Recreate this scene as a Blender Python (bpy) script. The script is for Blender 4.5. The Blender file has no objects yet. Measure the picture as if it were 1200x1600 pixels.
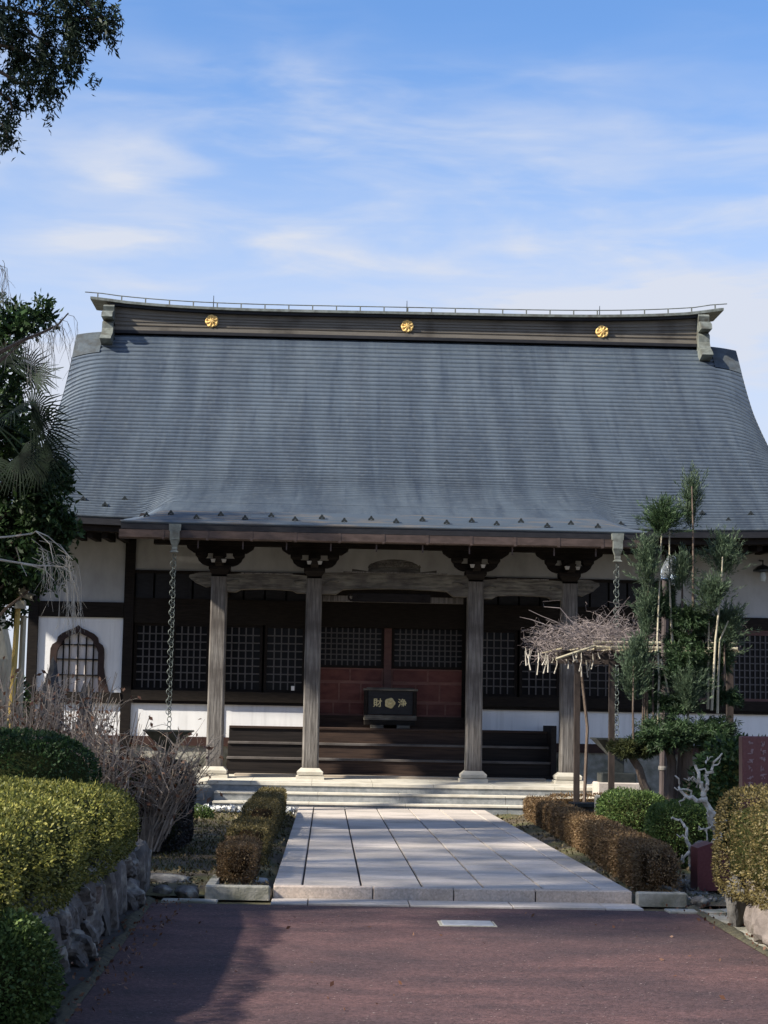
import bpy, math, random
import numpy as np
from mathutils import Vector, Matrix
R = math.radians
random.seed(7); rng = np.random.default_rng(7)
S = bpy.context.scene; C = S.collection

# ------------------------------------------------------------------ camera
F = 2900.0; H = 1.6                       # focal length in photo pixels (1600 tall), eye height
ROLL = math.atan(.0185)
def _un(px, py):
    dx, dy = px-600, py-800; c, s = math.cos(ROLL), math.sin(ROLL)
    return dx*c+dy*s, -dx*s+dy*c
_vx, _vy = _un(510., 1129.)
PITCH = math.atan(_vy/F)
def _raw(px, py):
    x, y = _un(px, py); cp, sp = math.cos(PITCH), math.sin(PITCH)
    return x, F*cp+y*sp, F*sp-y*cp
_r = _raw(510., 1129.); YAW = math.atan2(_r[0], _r[1])
def ray(px, py):
    x, f, u = _raw(px, py); c, s = math.cos(YAW), math.sin(YAW)
    return x*c-f*s, x*s+f*c, u
def at(px, py, Y):                        # surveyed photo point on the vertical plane at depth Y
    d = ray(px, py); t = Y/d[1]; return Vector((d[0]*t, Y, H+d[2]*t))
def X_(px, py, Y): return at(px, py, Y).x
def Z_(px, py, Y): return at(px, py, Y).z
cam = bpy.data.cameras.new('camera'); co = bpy.data.objects.new('camera', cam); C.objects.link(co)
cam.sensor_fit = 'VERTICAL'; cam.sensor_height = 36; cam.lens = F/1600*36
cam.clip_start = .1; cam.clip_end = 3000
fx, fy, fz = ray(600, 800); fw = Vector((fx, fy, fz)).normalized()
rx = Vector(ray(700, 800)) - Vector(ray(600, 800)); rx.normalize()
up = rx.cross(fw)
M = Matrix((rx, up, -fw)).transposed().to_4x4(); M.translation = Vector((0, 0, H))
co.matrix_world = M
S.camera = co

# ------------------------------------------------------------------ light
SUN_EL, SUN_AZ = 36.0, 21.0               # azimuth: degrees in front of due left
sd = Vector((-math.cos(R(SUN_EL))*math.cos(R(SUN_AZ)), -math.cos(R(SUN_EL))*math.sin(R(SUN_AZ)), math.sin(R(SUN_EL))))
su = bpy.data.lights.new('sun', 'SUN'); su.energy = 2.8; su.angle = R(1.8); su.color = (1, .93, .8)
so = bpy.data.objects.new('sun', su); C.objects.link(so)
so.rotation_euler = sd.to_track_quat('Z', 'Y').to_euler(); so.location = (-20, -10, 30)
W = bpy.data.worlds.new('World'); S.world = W; W.use_nodes = True
nt = W.node_tree; N = nt.nodes; L = nt.links
for n in list(N): N.remove(n)
out = N.new('ShaderNodeOutputWorld'); bg = N.new('ShaderNodeBackground'); bg.inputs[1].default_value = .1
sky = N.new('ShaderNodeTexSky'); sky.sky_type = 'NISHITA'; sky.sun_disc = False
sky.sun_elevation = R(SUN_EL); sky.sun_rotation = math.atan2(sd.x, sd.y)
sky.altitude = 300; sky.air_density = 1.0; sky.dust_density = .25; sky.ozone_density = 4.0
gm_ = N.new('ShaderNodeMix'); gm_.data_type = 'RGBA'; gm_.blend_type = 'MULTIPLY'; gm_.inputs[0].default_value = 1; gm_.inputs[7].default_value = (.46, .545, .63, 1); L.new(sky.outputs[0], gm_.inputs[6])
tc = N.new('ShaderNodeTexCoord')
sep = N.new('ShaderNodeSeparateXYZ'); L.new(tc.outputs['Generated'], sep.inputs[0])
def cloud(scale, rot, loc, ns, det, lo, hi, dist=.4, rough=.5):
    mp = N.new('ShaderNodeMapping'); mp.inputs['Scale'].default_value = scale; mp.inputs['Rotation'].default_value = (0, R(rot), 0); mp.inputs['Location'].default_value = loc
    L.new(tc.outputs['Generated'], mp.inputs[0])
    n1 = N.new('ShaderNodeTexNoise'); n1.inputs['Scale'].default_value = ns; n1.inputs['Detail'].default_value = det; n1.inputs['Roughness'].default_value = rough; n1.inputs['Distortion'].default_value = dist
    L.new(mp.outputs[0], n1.inputs[0])
    r1 = N.new('ShaderNodeMapRange'); r1.inputs['From Min'].default_value = lo; r1.inputs['From Max'].default_value = hi; r1.interpolation_type = 'SMOOTHSTEP'
    L.new(n1.outputs[0], r1.inputs['Value']); return r1.outputs[0]
def math_(op, a, b, clamp=False):
    m = N.new('ShaderNodeMath'); m.operation = op; m.use_clamp = clamp
    for i, v in enumerate((a, b)):
        if isinstance(v, float): m.inputs[i].default_value = v
        else: L.new(v, m.inputs[i])
    return m.outputs[0]
BX, WX = 4.3, 7.1
big = cloud((1.0, 1.0, 2.4), -14, (BX, .4, .9), 2.6, 3, .34, .62)
wisp = cloud((2.6, 2.6, 12.0), -4, (WX, .4, 4.9), 2.6, 8, .40, .70, .5)
fine = cloud((4, 4, 20.0), -5, (5.3, 1.4, .9), 2.6, 8, .35, .8, .6, .55)
cl_ = math_('MULTIPLY', big, math_('ADD', math_('MULTIPLY', wisp, .75), math_('MULTIPLY', fine, .4)))
r2 = N.new('ShaderNodeMapRange'); r2.inputs['From Min'].default_value = .37; r2.inputs['From Max'].default_value = .14
r2.inputs['To Min'].default_value = 0; r2.inputs['To Max'].default_value = .82; r2.interpolation_type = 'SMOOTHSTEP'
L.new(sep.outputs['Z'], r2.inputs['Value'])
ad = math_('ADD', cl_, r2.outputs[0], True)
mx = N.new('ShaderNodeMix'); mx.data_type = 'RGBA'; L.new(ad, mx.inputs[0]); L.new(gm_.outputs[2], mx.inputs[6])
mx.inputs[7].default_value = (2.0, 2.15, 2.5, 1)
L.new(mx.outputs[2], bg.inputs[0]); L.new(bg.outputs[0], out.inputs[0])
S.view_settings.view_transform = 'Standard'; S.view_settings.look = 'None'; S.view_settings.gamma = 1
S.view_settings.use_curve_mapping = False; S.view_settings.exposure = 1.8
S.cycles.max_bounces = 6; S.cycles.diffuse_bounces = 3; S.cycles.transparent_max_bounces = 6

# ------------------------------------------------------------------ materials
def mat(name, col, rough=.7, col2=None, scale=6.0, stretch=(1, 1, 1), detail=6, bump=0, bscale=None, metal=0, spec=.3,
        lo=.35, hi=.65, island=0, col3=None, s3=1.0, c3=(.5, .7), coord='Object', objrand=0):
    m = bpy.data.materials.new(name); m.use_nodes = True
    t = m.node_tree; n = t.nodes; l = t.links; b = n['Principled BSDF']
    b.inputs['Roughness'].default_value = rough; b.inputs['Metallic'].default_value = metal
    b.inputs['Specular IOR Level'].default_value = spec
    tc = n.new('ShaderNodeTexCoord')
    mp = n.new('ShaderNodeMapping'); mp.inputs['Scale'].default_value = stretch; l.new(tc.outputs[coord], mp.inputs[0])
    def noise(sc, det=detail):
        q = n.new('ShaderNodeTexNoise'); q.inputs['Scale'].default_value = sc; q.inputs['Detail'].default_value = det
        q.inputs['Roughness'].default_value = .6; l.new(mp.outputs[0], q.inputs[0]); return q
    cur = None
    if col2 is not None:
        q = noise(scale); mr = n.new('ShaderNodeMapRange'); mr.inputs['From Min'].default_value = lo; mr.inputs['From Max'].default_value = hi
        l.new(q.outputs[0], mr.inputs[0]); mixn = n.new('ShaderNodeMix'); mixn.data_type = 'RGBA'
        mixn.inputs[6].default_value = (*col, 1); mixn.inputs[7].default_value = (*col2, 1); l.new(mr.outputs[0], mixn.inputs[0])
        cur = mixn.outputs[2]
    if col3 is not None:
        q = n.new('ShaderNodeTexNoise'); q.inputs['Scale'].default_value = s3; q.inputs['Detail'].default_value = 5; l.new(tc.outputs[coord], q.inputs[0])
        mr = n.new('ShaderNodeMapRange'); mr.inputs['From Min'].default_value = c3[0]; mr.inputs['From Max'].default_value = c3[1]; l.new(q.outputs[0], mr.inputs[0])
        mixn = n.new('ShaderNodeMix'); mixn.data_type = 'RGBA'; l.new(mr.outputs[0], mixn.inputs[0])
        if cur: l.new(cur, mixn.inputs[6])
        else: mixn.inputs[6].default_value = (*col, 1)
        mixn.inputs[7].default_value = (*col3, 1); cur = mixn.outputs[2]
    if objrand:
        oi = n.new('ShaderNodeObjectInfo'); mr = n.new('ShaderNodeMapRange'); l.new(oi.outputs['Random'], mr.inputs[0]); mr.inputs['To Min'].default_value = 1-objrand; mr.inputs['To Max'].default_value = 1+objrand
        hv = n.new('ShaderNodeHueSaturation'); l.new(mr.outputs[0], hv.inputs['Value']); l.new(cur, hv.inputs['Color']); cur = hv.outputs[0]
    if island:
        g = n.new('ShaderNodeNewGeometry'); mr = n.new('ShaderNodeMapRange'); l.new(g.outputs['Random Per Island'], mr.inputs[0])
        mr.inputs['To Min'].default_value = 1-island; mr.inputs['To Max'].default_value = 1+island
        hv = n.new('ShaderNodeHueSaturation'); l.new(mr.outputs[0], hv.inputs['Value'])
        if cur: l.new(cur, hv.inputs['Color'])
        else: hv.inputs['Color'].default_value = (*col, 1)
        cur = hv.outputs[0]
    if cur: l.new(cur, b.inputs['Base Color'])
    else: b.inputs['Base Color'].default_value = (*col, 1)
    if bump:
        q = noise(bscale or scale*4); bu = n.new('ShaderNodeBump'); bu.inputs['Strength'].default_value = bump; bu.inputs['Distance'].default_value = .02
        l.new(q.outputs[0], bu.inputs['Height']); l.new(bu.outputs[0], b.inputs['Normal'])
    return m
def leafmat(name, a, b_, c, rough=.55, trans=.25):
    m = bpy.data.materials.new(name); m.use_nodes = True
    t = m.node_tree; n = t.nodes; l = t.links; b = n['Principled BSDF']
    b.inputs['Roughness'].default_value = rough; b.inputs['Specular IOR Level'].default_value = .25
    g = n.new('ShaderNodeNewGeometry'); cr = n.new('ShaderNodeValToRGB')
    cr.color_ramp.elements[0].color = (*a, 1); cr.color_ramp.elements[1].color = (*c, 1); e = cr.color_ramp.elements.new(.55); e.color = (*b_, 1)
    l.new(g.outputs['Random Per Island'], cr.inputs[0])
    tc = n.new('ShaderNodeTexCoord'); q = n.new('ShaderNodeTexNoise'); q.inputs['Scale'].default_value = 3.5; q.inputs['Detail'].default_value = 5; l.new(tc.outputs['Object'], q.inputs[0])
    mr = n.new('ShaderNodeMapRange'); mr.inputs['From Min'].default_value = .3; mr.inputs['From Max'].default_value = .7
    mr.inputs['To Min'].default_value = .72; mr.inputs['To Max'].default_value = 1.28; l.new(q.outputs[0], mr.inputs[0])
    hv = n.new('ShaderNodeHueSaturation'); l.new(cr.outputs[0], hv.inputs['Color']); l.new(mr.outputs[0], hv.inputs['Value'])
    l.new(hv.outputs[0], b.inputs['Base Color'])
    if trans:
        tr = n.new('ShaderNodeBsdfTranslucent'); l.new(hv.outputs[0], tr.inputs[0]); mi = n.new('ShaderNodeMixShader'); mi.inputs[0].default_value = trans
        l.new(b.outputs[0], mi.inputs[1]); l.new(tr.outputs[0], mi.inputs[2]); l.new(mi.outputs[0], n['Material Output'].inputs[0])
    return m
m_asphalt = mat('red_asphalt', (.056, .036, .038), .85, (.14, .074, .070), 2.3, (.55, .9, 1), 12, .6, 140, spec=.25, lo=.3, hi=.7, col3=(.045, .032, .036), s3=.38, c3=(.4, .72), coord='Object')
def speckle(m, scale, lo, hi, v0, v1):
    t = m.node_tree; n = t.nodes; l = t.links; b = n['Principled BSDF']; src = b.inputs['Base Color'].links[0].from_socket
    tc = n.new('ShaderNodeTexCoord'); q = n.new('ShaderNodeTexVoronoi'); q.inputs['Scale'].default_value = scale; l.new(tc.outputs['Object'], q.inputs[0])
    sp = n.new('ShaderNodeSeparateColor'); l.new(q.outputs['Color'], sp.inputs[0]); mr = n.new('ShaderNodeMapRange'); l.new(sp.outputs[0], mr.inputs[0])
    mr.inputs[1].default_value = lo; mr.inputs[2].default_value = hi; mr.inputs[3].default_value = v0; mr.inputs[4].default_value = v1
    hv = n.new('ShaderNodeHueSaturation'); l.new(src, hv.inputs['Color']); l.new(mr.outputs[0], hv.inputs['Value']); l.new(hv.outputs[0], b.inputs['Base Color'])
speckle(m_asphalt, 55, 0, 1, .68, 1.36)
m_soil = mat('garden_soil', (.07, .055, .038), .95, (.14, .11, .075), 3, detail=9, bump=.8, bscale=30, col3=(.085, .085, .035), s3=1.1, c3=(.45, .65))
m_granite = mat('pale_granite', (.41, .36, .315), .75, (.55, .485, .43), 3.5, (.45, 2.2, 1), 10, .15, 120, col3=(.31, .275, .24), s3=1.4, c3=(.48, .75), objrand=.12)
m_granite_edge = mat('beige_granite', (.48, .385, .31), .8, (.58, .48, .4), 30, detail=9, bump=.2, bscale=150, col3=(.3, .25, .21), s3=2, c3=(.5, .75))
m_stepstone = mat('grey_shade_toned_granite', (.2, .21, .215), .8, (.31, .315, .31), 14, detail=8, bump=.25, bscale=60, col3=(.14, .15, .15), s3=1.3, c3=(.5, .7))  # grey of the step risers has their shade painted into the colour
m_slab = mat('cream_sun_toned_stone', (.5, .46, .38), .8, (.6, .56, .48), 5, detail=8, bump=.1, bscale=40, col3=(.36, .33, .27), s3=1.6, c3=(.55, .75))  # cream of treads and platform top has the sunlight painted in
speckle(m_granite, 40, 0, 1, .93, 1.07); speckle(m_granite_edge, 60, 0, 1, .85, 1.15)
m_kerb = mat('weathered_concrete', (.25, .24, .2), .9, (.38, .36, .31), 9, detail=9, bump=.5, bscale=50, col3=(.12, .12, .08), s3=3, c3=(.5, .7))
m_joint = mat('dark_joint', (.035, .03, .03), .95)
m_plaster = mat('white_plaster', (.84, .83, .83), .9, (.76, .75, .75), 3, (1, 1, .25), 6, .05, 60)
def stain(m):
    t = m.node_tree; n = t.nodes; l = t.links; b = n['Principled BSDF']; src = b.inputs['Base Color'].links[0].from_socket
    tc = n.new('ShaderNodeTexCoord'); mp = n.new('ShaderNodeMapping'); mp.inputs['Scale'].default_value = (9, 9, .6); l.new(tc.outputs['Object'], mp.inputs[0])
    q = n.new('ShaderNodeTexNoise'); q.inputs['Scale'].default_value = 1.3; q.inputs['Detail'].default_value = 6; l.new(mp.outputs[0], q.inputs[0])
    mr = n.new('ShaderNodeMapRange'); mr.inputs[1].default_value = .52; mr.inputs[2].default_value = .8; mr.inputs[3].default_value = 1; mr.inputs[4].default_value = .84; l.new(q.outputs[0], mr.inputs[0])
    hv = n.new('ShaderNodeHueSaturation'); l.new(src, hv.inputs['Color']); l.new(mr.outputs[0], hv.inputs['Value']); l.new(hv.outputs[0], b.inputs['Base Color'])
stain(m_plaster)
m_plaster_up = mat('eave_shaded_plaster', (.44, .435, .43), .9, (.33, .325, .32), 2.2, (1, 1, .5), 8, .05, 60)  # white plaster darkened in its colour for the shade under the eaves
m_darkwood = mat('dark_wood', (.008, .006, .006), .75, (.018, .014, .012), 5, (1, 1, 8), 6, .2, 40, spec=.15)
m_darkwood_h = mat('dark_wood_horizontal', (.009, .007, .006), .75, (.022, .017, .014), 5, (1, 1, 14), 6, .2, 40, spec=.15)
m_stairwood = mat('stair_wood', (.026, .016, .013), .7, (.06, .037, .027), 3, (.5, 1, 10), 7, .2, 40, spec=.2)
m_greywood = mat('grey_weathered_wood', (.075, .066, .06), .8, (.24, .22, .2), 3.5, (8, 8, .5), 9, .5, 8, col3=(.055, .045, .04), s3=1.3, c3=(.45, .7))
m_greybeam = mat('grey_beam_wood', (.06, .052, .043), .8, (.2, .18, .145), 4, (.8, 3, 6), 9, .6, 9, col3=(.07, .06, .055), s3=2.5, c3=(.45, .7))
m_nosing = mat('pale_nosing', (.07, .06, .056), .6, (.13, .115, .105), 4, (.7, 1, 1), 6)  # lower stair treads, a paler wood tone than the risers
m_redpanel = mat('red_brown_panel', (.09, .024, .02), .6, (.16, .052, .04), 4, (1, 1, 2), 6, .1, 20)
m_redwood = mat('red_frame_wood', (.085, .038, .034), .6, (.12, .058, .05), 4, (1, 1, 3))
m_lattice = mat('lattice_wood', (.07, .066, .07), .7, (.11, .10, .10), 9)
m_glass = mat('dark_glass', (.004, .004, .006), .3, spec=.12)
m_void = mat('dark_interior', (.006, .006, .007), .9)
m_shoji = mat('paper_screen', (.70, .62, .57), .9, (.76, .68, .63), 3)
m_brownrail = mat('brown_rail', (.035, .015, .013), .7, (.05, .023, .018), 5)
m_copper = mat('grey_green_copper', (.12, .13, .115), .5, (.21, .225, .205), 8, (1, 1, 1), 7, .1, 30, metal=.2, col3=(.1, .095, .08), s3=5, c3=(.5, .7))
m_ridge = mat('brown_ridge_copper', (.115, .10, .082), .6, (.17, .15, .125), 3, (.6, 1, 22), 7, .1, 30, col3=(.06, .05, .04), s3=1.2, c3=(.5, .7))
m_gold = mat('gold_leaf', (.72, .45, .15), .6, (.8, .58, .25), 9, metal=.4)
m_goldold = mat('worn_gold', (.5, .42, .22), .5, (.7, .6, .34), 40, metal=.2)
m_fascia = mat('fascia_wood', (.008, .008, .011), .6, (.016, .016, .02), 6, (1, 1, 5))
m_gutter = mat('brown_copper_gutter', (.06, .042, .035), .45, (.10, .07, .06), 5, (1, 1, 3), 6, metal=.3)
m_chain = mat('green_chain', (.07, .08, .075), .5, (.14, .16, .145), 20, metal=.3)
m_bronze = mat('dark_bronze', (.022, .026, .026), .4, (.045, .05, .05), 9, metal=.4)
m_bark = mat('brown_bark', (.09, .065, .05), .9, (.16, .12, .095), 6, (3, 3, .6), 8, .8, 20)
m_barkpale = mat('pale_bark', (.34, .3, .22), .8, (.48, .43, .32), 6, (3, 3, .6), 6, .3, 20)
m_twig = mat('pinkish_twig', (.22, .175, .14), .85, (.38, .31, .25), 3, island=.35)
m_vine = mat('grey_pink_vine', (.13, .105, .10), .85, (.24, .2, .19), 3, island=.4)
m_twigpale = mat('pale_twig', (.38, .34, .28), .85, (.5, .46, .39), 3, island=.2)
m_dead = mat('bleached_deadwood', (.62, .57, .49), .85, (.42, .37, .3), 9, detail=8, bump=.6, bscale=25)
m_rock = mat('grey_rock', (.055, .052, .05), .9, (.17, .16, .15), 5, (1, 1, .5), 9, 1, 12, col3=(.30, .29, .25), s3=6, c3=(.56, .68))
m_rockpink = mat('pinkish_rock', (.12, .10, .09), .9, (.24, .2, .18), 5, (1, 1, 1), 9, .9, 12, col3=(.08, .07, .055), s3=4, c3=(.5, .7))
m_rockdark = mat('dark_rock', (.03, .031, .035), .85, (.08, .08, .085), 6, detail=9, bump=.9, bscale=14)
m_maroon = mat('maroon_granite', (.11, .032, .033), .35, (.15, .05, .05), 40, spec=.4)
m_maroonlet = mat('carved_lettering', (.3, .2, .2), .8)
m_gravel = mat('white_gravel', (.55, .55, .54), .9, island=.4)
m_pole = mat('yellow_bamboo', (.52, .36, .09), .5, (.42, .3, .1), 6)
m_cambody = mat('beige_plastic', (.38, .36, .3), .5)
m_mosswood = mat('purple_brown_post', (.045, .035, .034), .8, (.09, .07, .066), 5, (3, 3, .6), 8, .4, 20)
m_trellis = mat('trellis_wood', (.022, .016, .014), .85, (.045, .033, .028), 5, (3, 3, .7), 7)
m_bamboo = mat('pale_bamboo', (.5, .44, .3), .6, (.4, .35, .24), 6)
m_lampglass = mat('milky_glass', (.5, .55, .57), .15, spec=.6)
m_steel = mat('galvanised_cover', (.42, .43, .45), .35, (.55, .56, .58), 12, metal=.5)
m_moss = mat('moss', (.045, .042, .03), .95, (.10, .09, .055), 9, detail=8, bump=.8, bscale=60)
m_core = mat('shrub_core', (.02, .026, .010), 1, (.045, .05, .02), 30, spec=0, bump=1, bscale=60)
m_corebrown = mat('brown_shrub_core', (.035, .022, .012), 1, (.07, .045, .024), 30, spec=0, bump=1, bscale=60)
l_hedge = leafmat('hedge_leaf', (.05, .06, .014), (.14, .15, .03), (.32, .29, .07))
l_dark = leafmat('dark_leaf', (.010, .024, .008), (.024, .052, .017), (.055, .10, .032))
l_box = leafmat('clipped_bush_leaf', (.03, .058, .016), (.07, .115, .03), (.15, .21, .06))
l_brown = leafmat('brown_hedge_leaf', (.08, .048, .024), (.17, .105, .052), (.25, .17, .085))
l_olive = leafmat('olive_hedge_leaf', (.06, .05, .02), (.125, .10, .04), (.19, .145, .05))
l_greyleaf = leafmat('dusky_leaf', (.012, .014, .013), (.03, .03, .028), (.06, .045, .042))
l_cedar = leafmat('cedar_needle', (.016, .034, .013), (.034, .066, .026), (.07, .11, .048), trans=.15)
l_cedar2 = leafmat('soft_cedar_needle', (.034, .056, .032), (.064, .098, .056), (.11, .15, .09), trans=.2)
l_palm = leafmat('palm_blade', (.004, .010, .005), (.007, .018, .008), (.013, .026, .013), rough=.75, trans=.04)
l_conifer = leafmat('conifer_spray', (.006, .014, .008), (.012, .026, .013), (.035, .055, .03), trans=.15)
l_olivegreen = leafmat('olive_green_needle', (.03, .035, .012), (.06, .07, .025), (.10, .11, .04))
l_dry = leafmat('dry_leaf', (.09, .04, .025), (.16, .08, .05), (.25, .15, .1))

# roof copper: slate blue sheets with streaks that run down the slope and seams
def roofmat():
    m = bpy.data.materials.new('slate_copper_sheet'); m.use_nodes = True
    t = m.node_tree; n = t.nodes; l = t.links; b = n['Principled BSDF']
    b.inputs['Roughness'].default_value = .42; b.inputs['Metallic'].default_value = .25; b.inputs['Specular IOR Level'].default_value = .5
    tc = n.new('ShaderNodeTexCoord')
    def noise(st, sc, d=6):
        mp = n.new('ShaderNodeMapping'); mp.inputs['Scale'].default_value = st; l.new(tc.outputs['Object'], mp.inputs[0])
        q = n.new('ShaderNodeTexNoise'); q.inputs['Scale'].default_value = sc; q.inputs['Detail'].default_value = d; l.new(mp.outputs[0], q.inputs[0]); return q.outputs[0]
    def mrr(a, lo, hi, t0=0, t1=1):
        q = n.new('ShaderNodeMapRange'); q.inputs[1].default_value = lo; q.inputs[2].default_value = hi; q.inputs[3].default_value = t0; q.inputs[4].default_value = t1; l.new(a, q.inputs[0]); return q.outputs[0]
    def mix(f, a, bb):
        q = n.new('ShaderNodeMix'); q.data_type = 'RGBA'; l.new(f, q.inputs[0])
        for i, v in ((6, a), (7, bb)):
            if isinstance(v, tuple): q.inputs[i].default_value = (*v, 1)
            else: l.new(v, q.inputs[i])
        return q.outputs[2]
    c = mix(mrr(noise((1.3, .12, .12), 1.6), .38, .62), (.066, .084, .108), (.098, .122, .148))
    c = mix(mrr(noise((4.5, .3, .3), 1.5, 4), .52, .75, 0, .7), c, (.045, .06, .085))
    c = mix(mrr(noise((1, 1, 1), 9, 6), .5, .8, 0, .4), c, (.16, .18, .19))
    br = n.new('ShaderNodeTexBrick'); mp = n.new('ShaderNodeMapping'); mp.inputs['Rotation'].default_value = (R(90), 0, 0); l.new(tc.outputs['Object'], mp.inputs[0]); l.new(mp.outputs[0], br.inputs[0])
    br.inputs['Scale'].default_value = 1; br.inputs['Brick Width'].default_value = .95; br.inputs['Row Height'].default_value = .097; br.inputs['Mortar Size'].default_value = .006
    br.inputs['Color1'].default_value = (.9, .9, .9, 1); br.inputs['Color2'].default_value = (1.08, 1.08, 1.08, 1); br.inputs['Mortar'].default_value = (.75, .75, .78, 1)
    mu = n.new('ShaderNodeMix'); mu.data_type = 'RGBA'; mu.blend_type = 'MULTIPLY'; mu.inputs[0].default_value = .55; l.new(c, mu.inputs[6]); l.new(br.outputs[0], mu.inputs[7])
    l.new(mu.outputs[2], b.inputs['Base Color'])
    l.new(mrr(noise((1, .2, .2), 2.2), .3, .7, .34, .58), b.inputs['Roughness'])
    bu = n.new('ShaderNodeBump'); bu.inputs['Strength'].default_value = .12; bu.inputs['Distance'].default_value = .03; l.new(noise((1, 1, 1), 5, 4), bu.inputs['Height']); l.new(bu.outputs[0], b.inputs['Normal'])
    return m
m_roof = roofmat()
m_roofrust = mat('tarnished_copper_eave', (.095, .12, .15), .45, (.2, .17, .14), 1.9, (.5, 4, 4), 7, metal=.25, lo=.5, hi=.68)

# ------------------------------------------------------------------ builders
WL = {}
def wl(o): return WL[o.name] if o is not None else Vector((0, 0, 0))
def tagit(o, label=None, cat=None, group=None, kind=None):
    if label: o['label'] = label
    if cat: o['category'] = cat
    if group: o['group'] = group
    if kind: o['kind'] = kind
    return o
def empty(name, loc, label=None, cat=None, group=None, kind=None):
    o = bpy.data.objects.new(name, None); C.objects.link(o); o.location = loc; o.empty_display_size = .2
    WL[o.name] = Vector(loc); return tagit(o, label, cat, group, kind)
def link(name, me, parent, origin):
    o = bpy.data.objects.new(name, me); C.objects.link(o)
    origin = Vector(origin); o.parent = parent; o.location = origin-wl(parent); WL[o.name] = origin
    return o
def inst(src, loc, parent=None, rz=0, name=None):       # a copy sharing mesh data
    o = bpy.data.objects.new(name or src.name.split('.')[0], src.data); C.objects.link(o)
    loc = Vector(loc); o.parent = parent; o.location = loc-wl(parent); o.rotation_euler = (0, 0, rz); WL[o.name] = loc
    return o
class MB:
    def __init__(s): s.v = []; s.f = []; s.fm = []; s.m = 0
    def add(s, vs, fs):
        b = len(s.v); s.v += [tuple(v) for v in vs]; s.f += [tuple(b+i for i in f) for f in fs]; s.fm += [s.m]*len(fs); return s
    def box(s, x0, x1, y0, y1, z0, z1, bev=0):
        if bev:
            # chamfered vertical edges and top
            b = bev; ring = lambda z, k: [(x0+b*k, y0, z) , (x1-b*k, y0, z), (x1, y0+b*k, z), (x1, y1-b*k, z), (x1-b*k, y1, z), (x0+b*k, y1, z), (x0, y1-b*k, z), (x0, y0+b*k, z)]
            top = [(min(max(x, x0+b), x1-b), min(max(y, y0+b), y1-b), z1) for x, y, z in ring(z1, 1)]
            v = ring(z0, 1)+ring(z1-b, 1)+top; f = [tuple(range(7, -1, -1)), tuple(range(16, 24))]
            for k in (0, 8):
                for i in range(8): j = (i+1) % 8; f.append((k+i, k+j, k+8+j, k+8+i))
            return s.add(v, f)
        v = [(x, y, z) for z in (z0, z1) for x, y in ((x0, y0), (x1, y0), (x1, y1), (x0, y1))]
        return s.add(v, [(3, 2, 1, 0), (4, 5, 6, 7), (0, 1, 5, 4), (1, 2, 6, 5), (2, 3, 7, 6), (3, 0, 4, 7)])
    def frus(s, cx, cy, z0, z1, a0, a1, b0=None, b1=None):   # square frustum with half sizes
        b0 = a0 if b0 is None else b0; b1 = a1 if b1 is None else b1
        v = [(cx+sx*a, cy+sy*b, z) for z, a, b in ((z0, a0, b0), (z1, a1, b1)) for sx, sy in ((-1, -1), (1, -1), (1, 1), (-1, 1))]
        return s.add(v, [(3, 2, 1, 0), (4, 5, 6, 7), (0, 1, 5, 4), (1, 2, 6, 5), (2, 3, 7, 6), (3, 0, 4, 7)])
    def prism(s, poly, y0, y1):                               # polygon in x,z extruded along y
        n = len(poly); v = [(x, y0, z) for x, z in poly]+[(x, y1, z) for x, z in poly]
        f = [tuple(range(n)), tuple(range(2*n-1, n-1, -1))]+[(i, i+n, (i+1) % n+n, (i+1) % n) for i in range(n)]
        return s.add(v, f)
    def prismx(s, poly, x0, x1):                              # polygon in y,z extruded along x
        n = len(poly); v = [(x0, y, z) for y, z in poly]+[(x1, y, z) for y, z in poly]
        f = [tuple(range(n-1, -1, -1)), tuple(range(n, 2*n))]+[(i, (i+1) % n, (i+1) % n+n, i+n) for i in range(n)]
        return s.add(v, f)
    def tube(s, pts, rad, n=6, cap=True):
        pts = [Vector(p) for p in pts]; k = len(pts)
        if not hasattr(rad, '__len__'): rad = [rad]*k
        v = []
        for i, p in enumerate(pts):
            d = (pts[min(i+1, k-1)]-pts[max(i-1, 0)]).normalized()
            a = d.cross(Vector((.13, .21, .97)) if abs(d.z) < .95 else Vector((1, .1, 0))).normalized(); b = d.cross(a)
            for j in range(n):
                t = 2*math.pi*j/n; v.append(p+(a*math.cos(t)+b*math.sin(t))*rad[i])
        f = [(i*n+j, i*n+(j+1) % n, (i+1)*n+(j+1) % n, (i+1)*n+j) for i in range(k-1) for j in range(n)]
        if cap: f += [tuple(range(n-1, -1, -1)), tuple((k-1)*n+j for j in range(n))]
        return s.add(v, f)
    def lathe(s, cx, cy, prof, n=16):
        v = [(cx+r*math.cos(2*math.pi*j/n), cy+r*math.sin(2*math.pi*j/n), z) for z, r in prof for j in range(n)]; k = len(prof)
        f = [(i*n+j, i*n+(j+1) % n, (i+1)*n+(j+1) % n, (i+1)*n+j) for i in range(k-1) for j in range(n)]
        f += [tuple(range(n-1, -1, -1)), tuple((k-1)*n+j for j in range(n))]
        return s.add(v, f)
    def build(s, name, mats, parent=None, origin=None, smooth=False):
        if origin is None: origin = wl(parent)
        ox, oy, oz = origin
        me = bpy.data.meshes.new(name); me.from_pydata([(x-ox, y-oy, z-oz) for x, y, z in s.v], [], s.f)
        for m in (mats if isinstance(mats, (list, tuple)) else [mats]): me.materials.append(m)
        if isinstance(mats, (list, tuple)): me.polygons.foreach_set('material_index', s.fm)
        if smooth: me.polygons.foreach_set('use_smooth', [True]*len(me.polygons))
        me.update(); return link(name, me, parent, origin)
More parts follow.
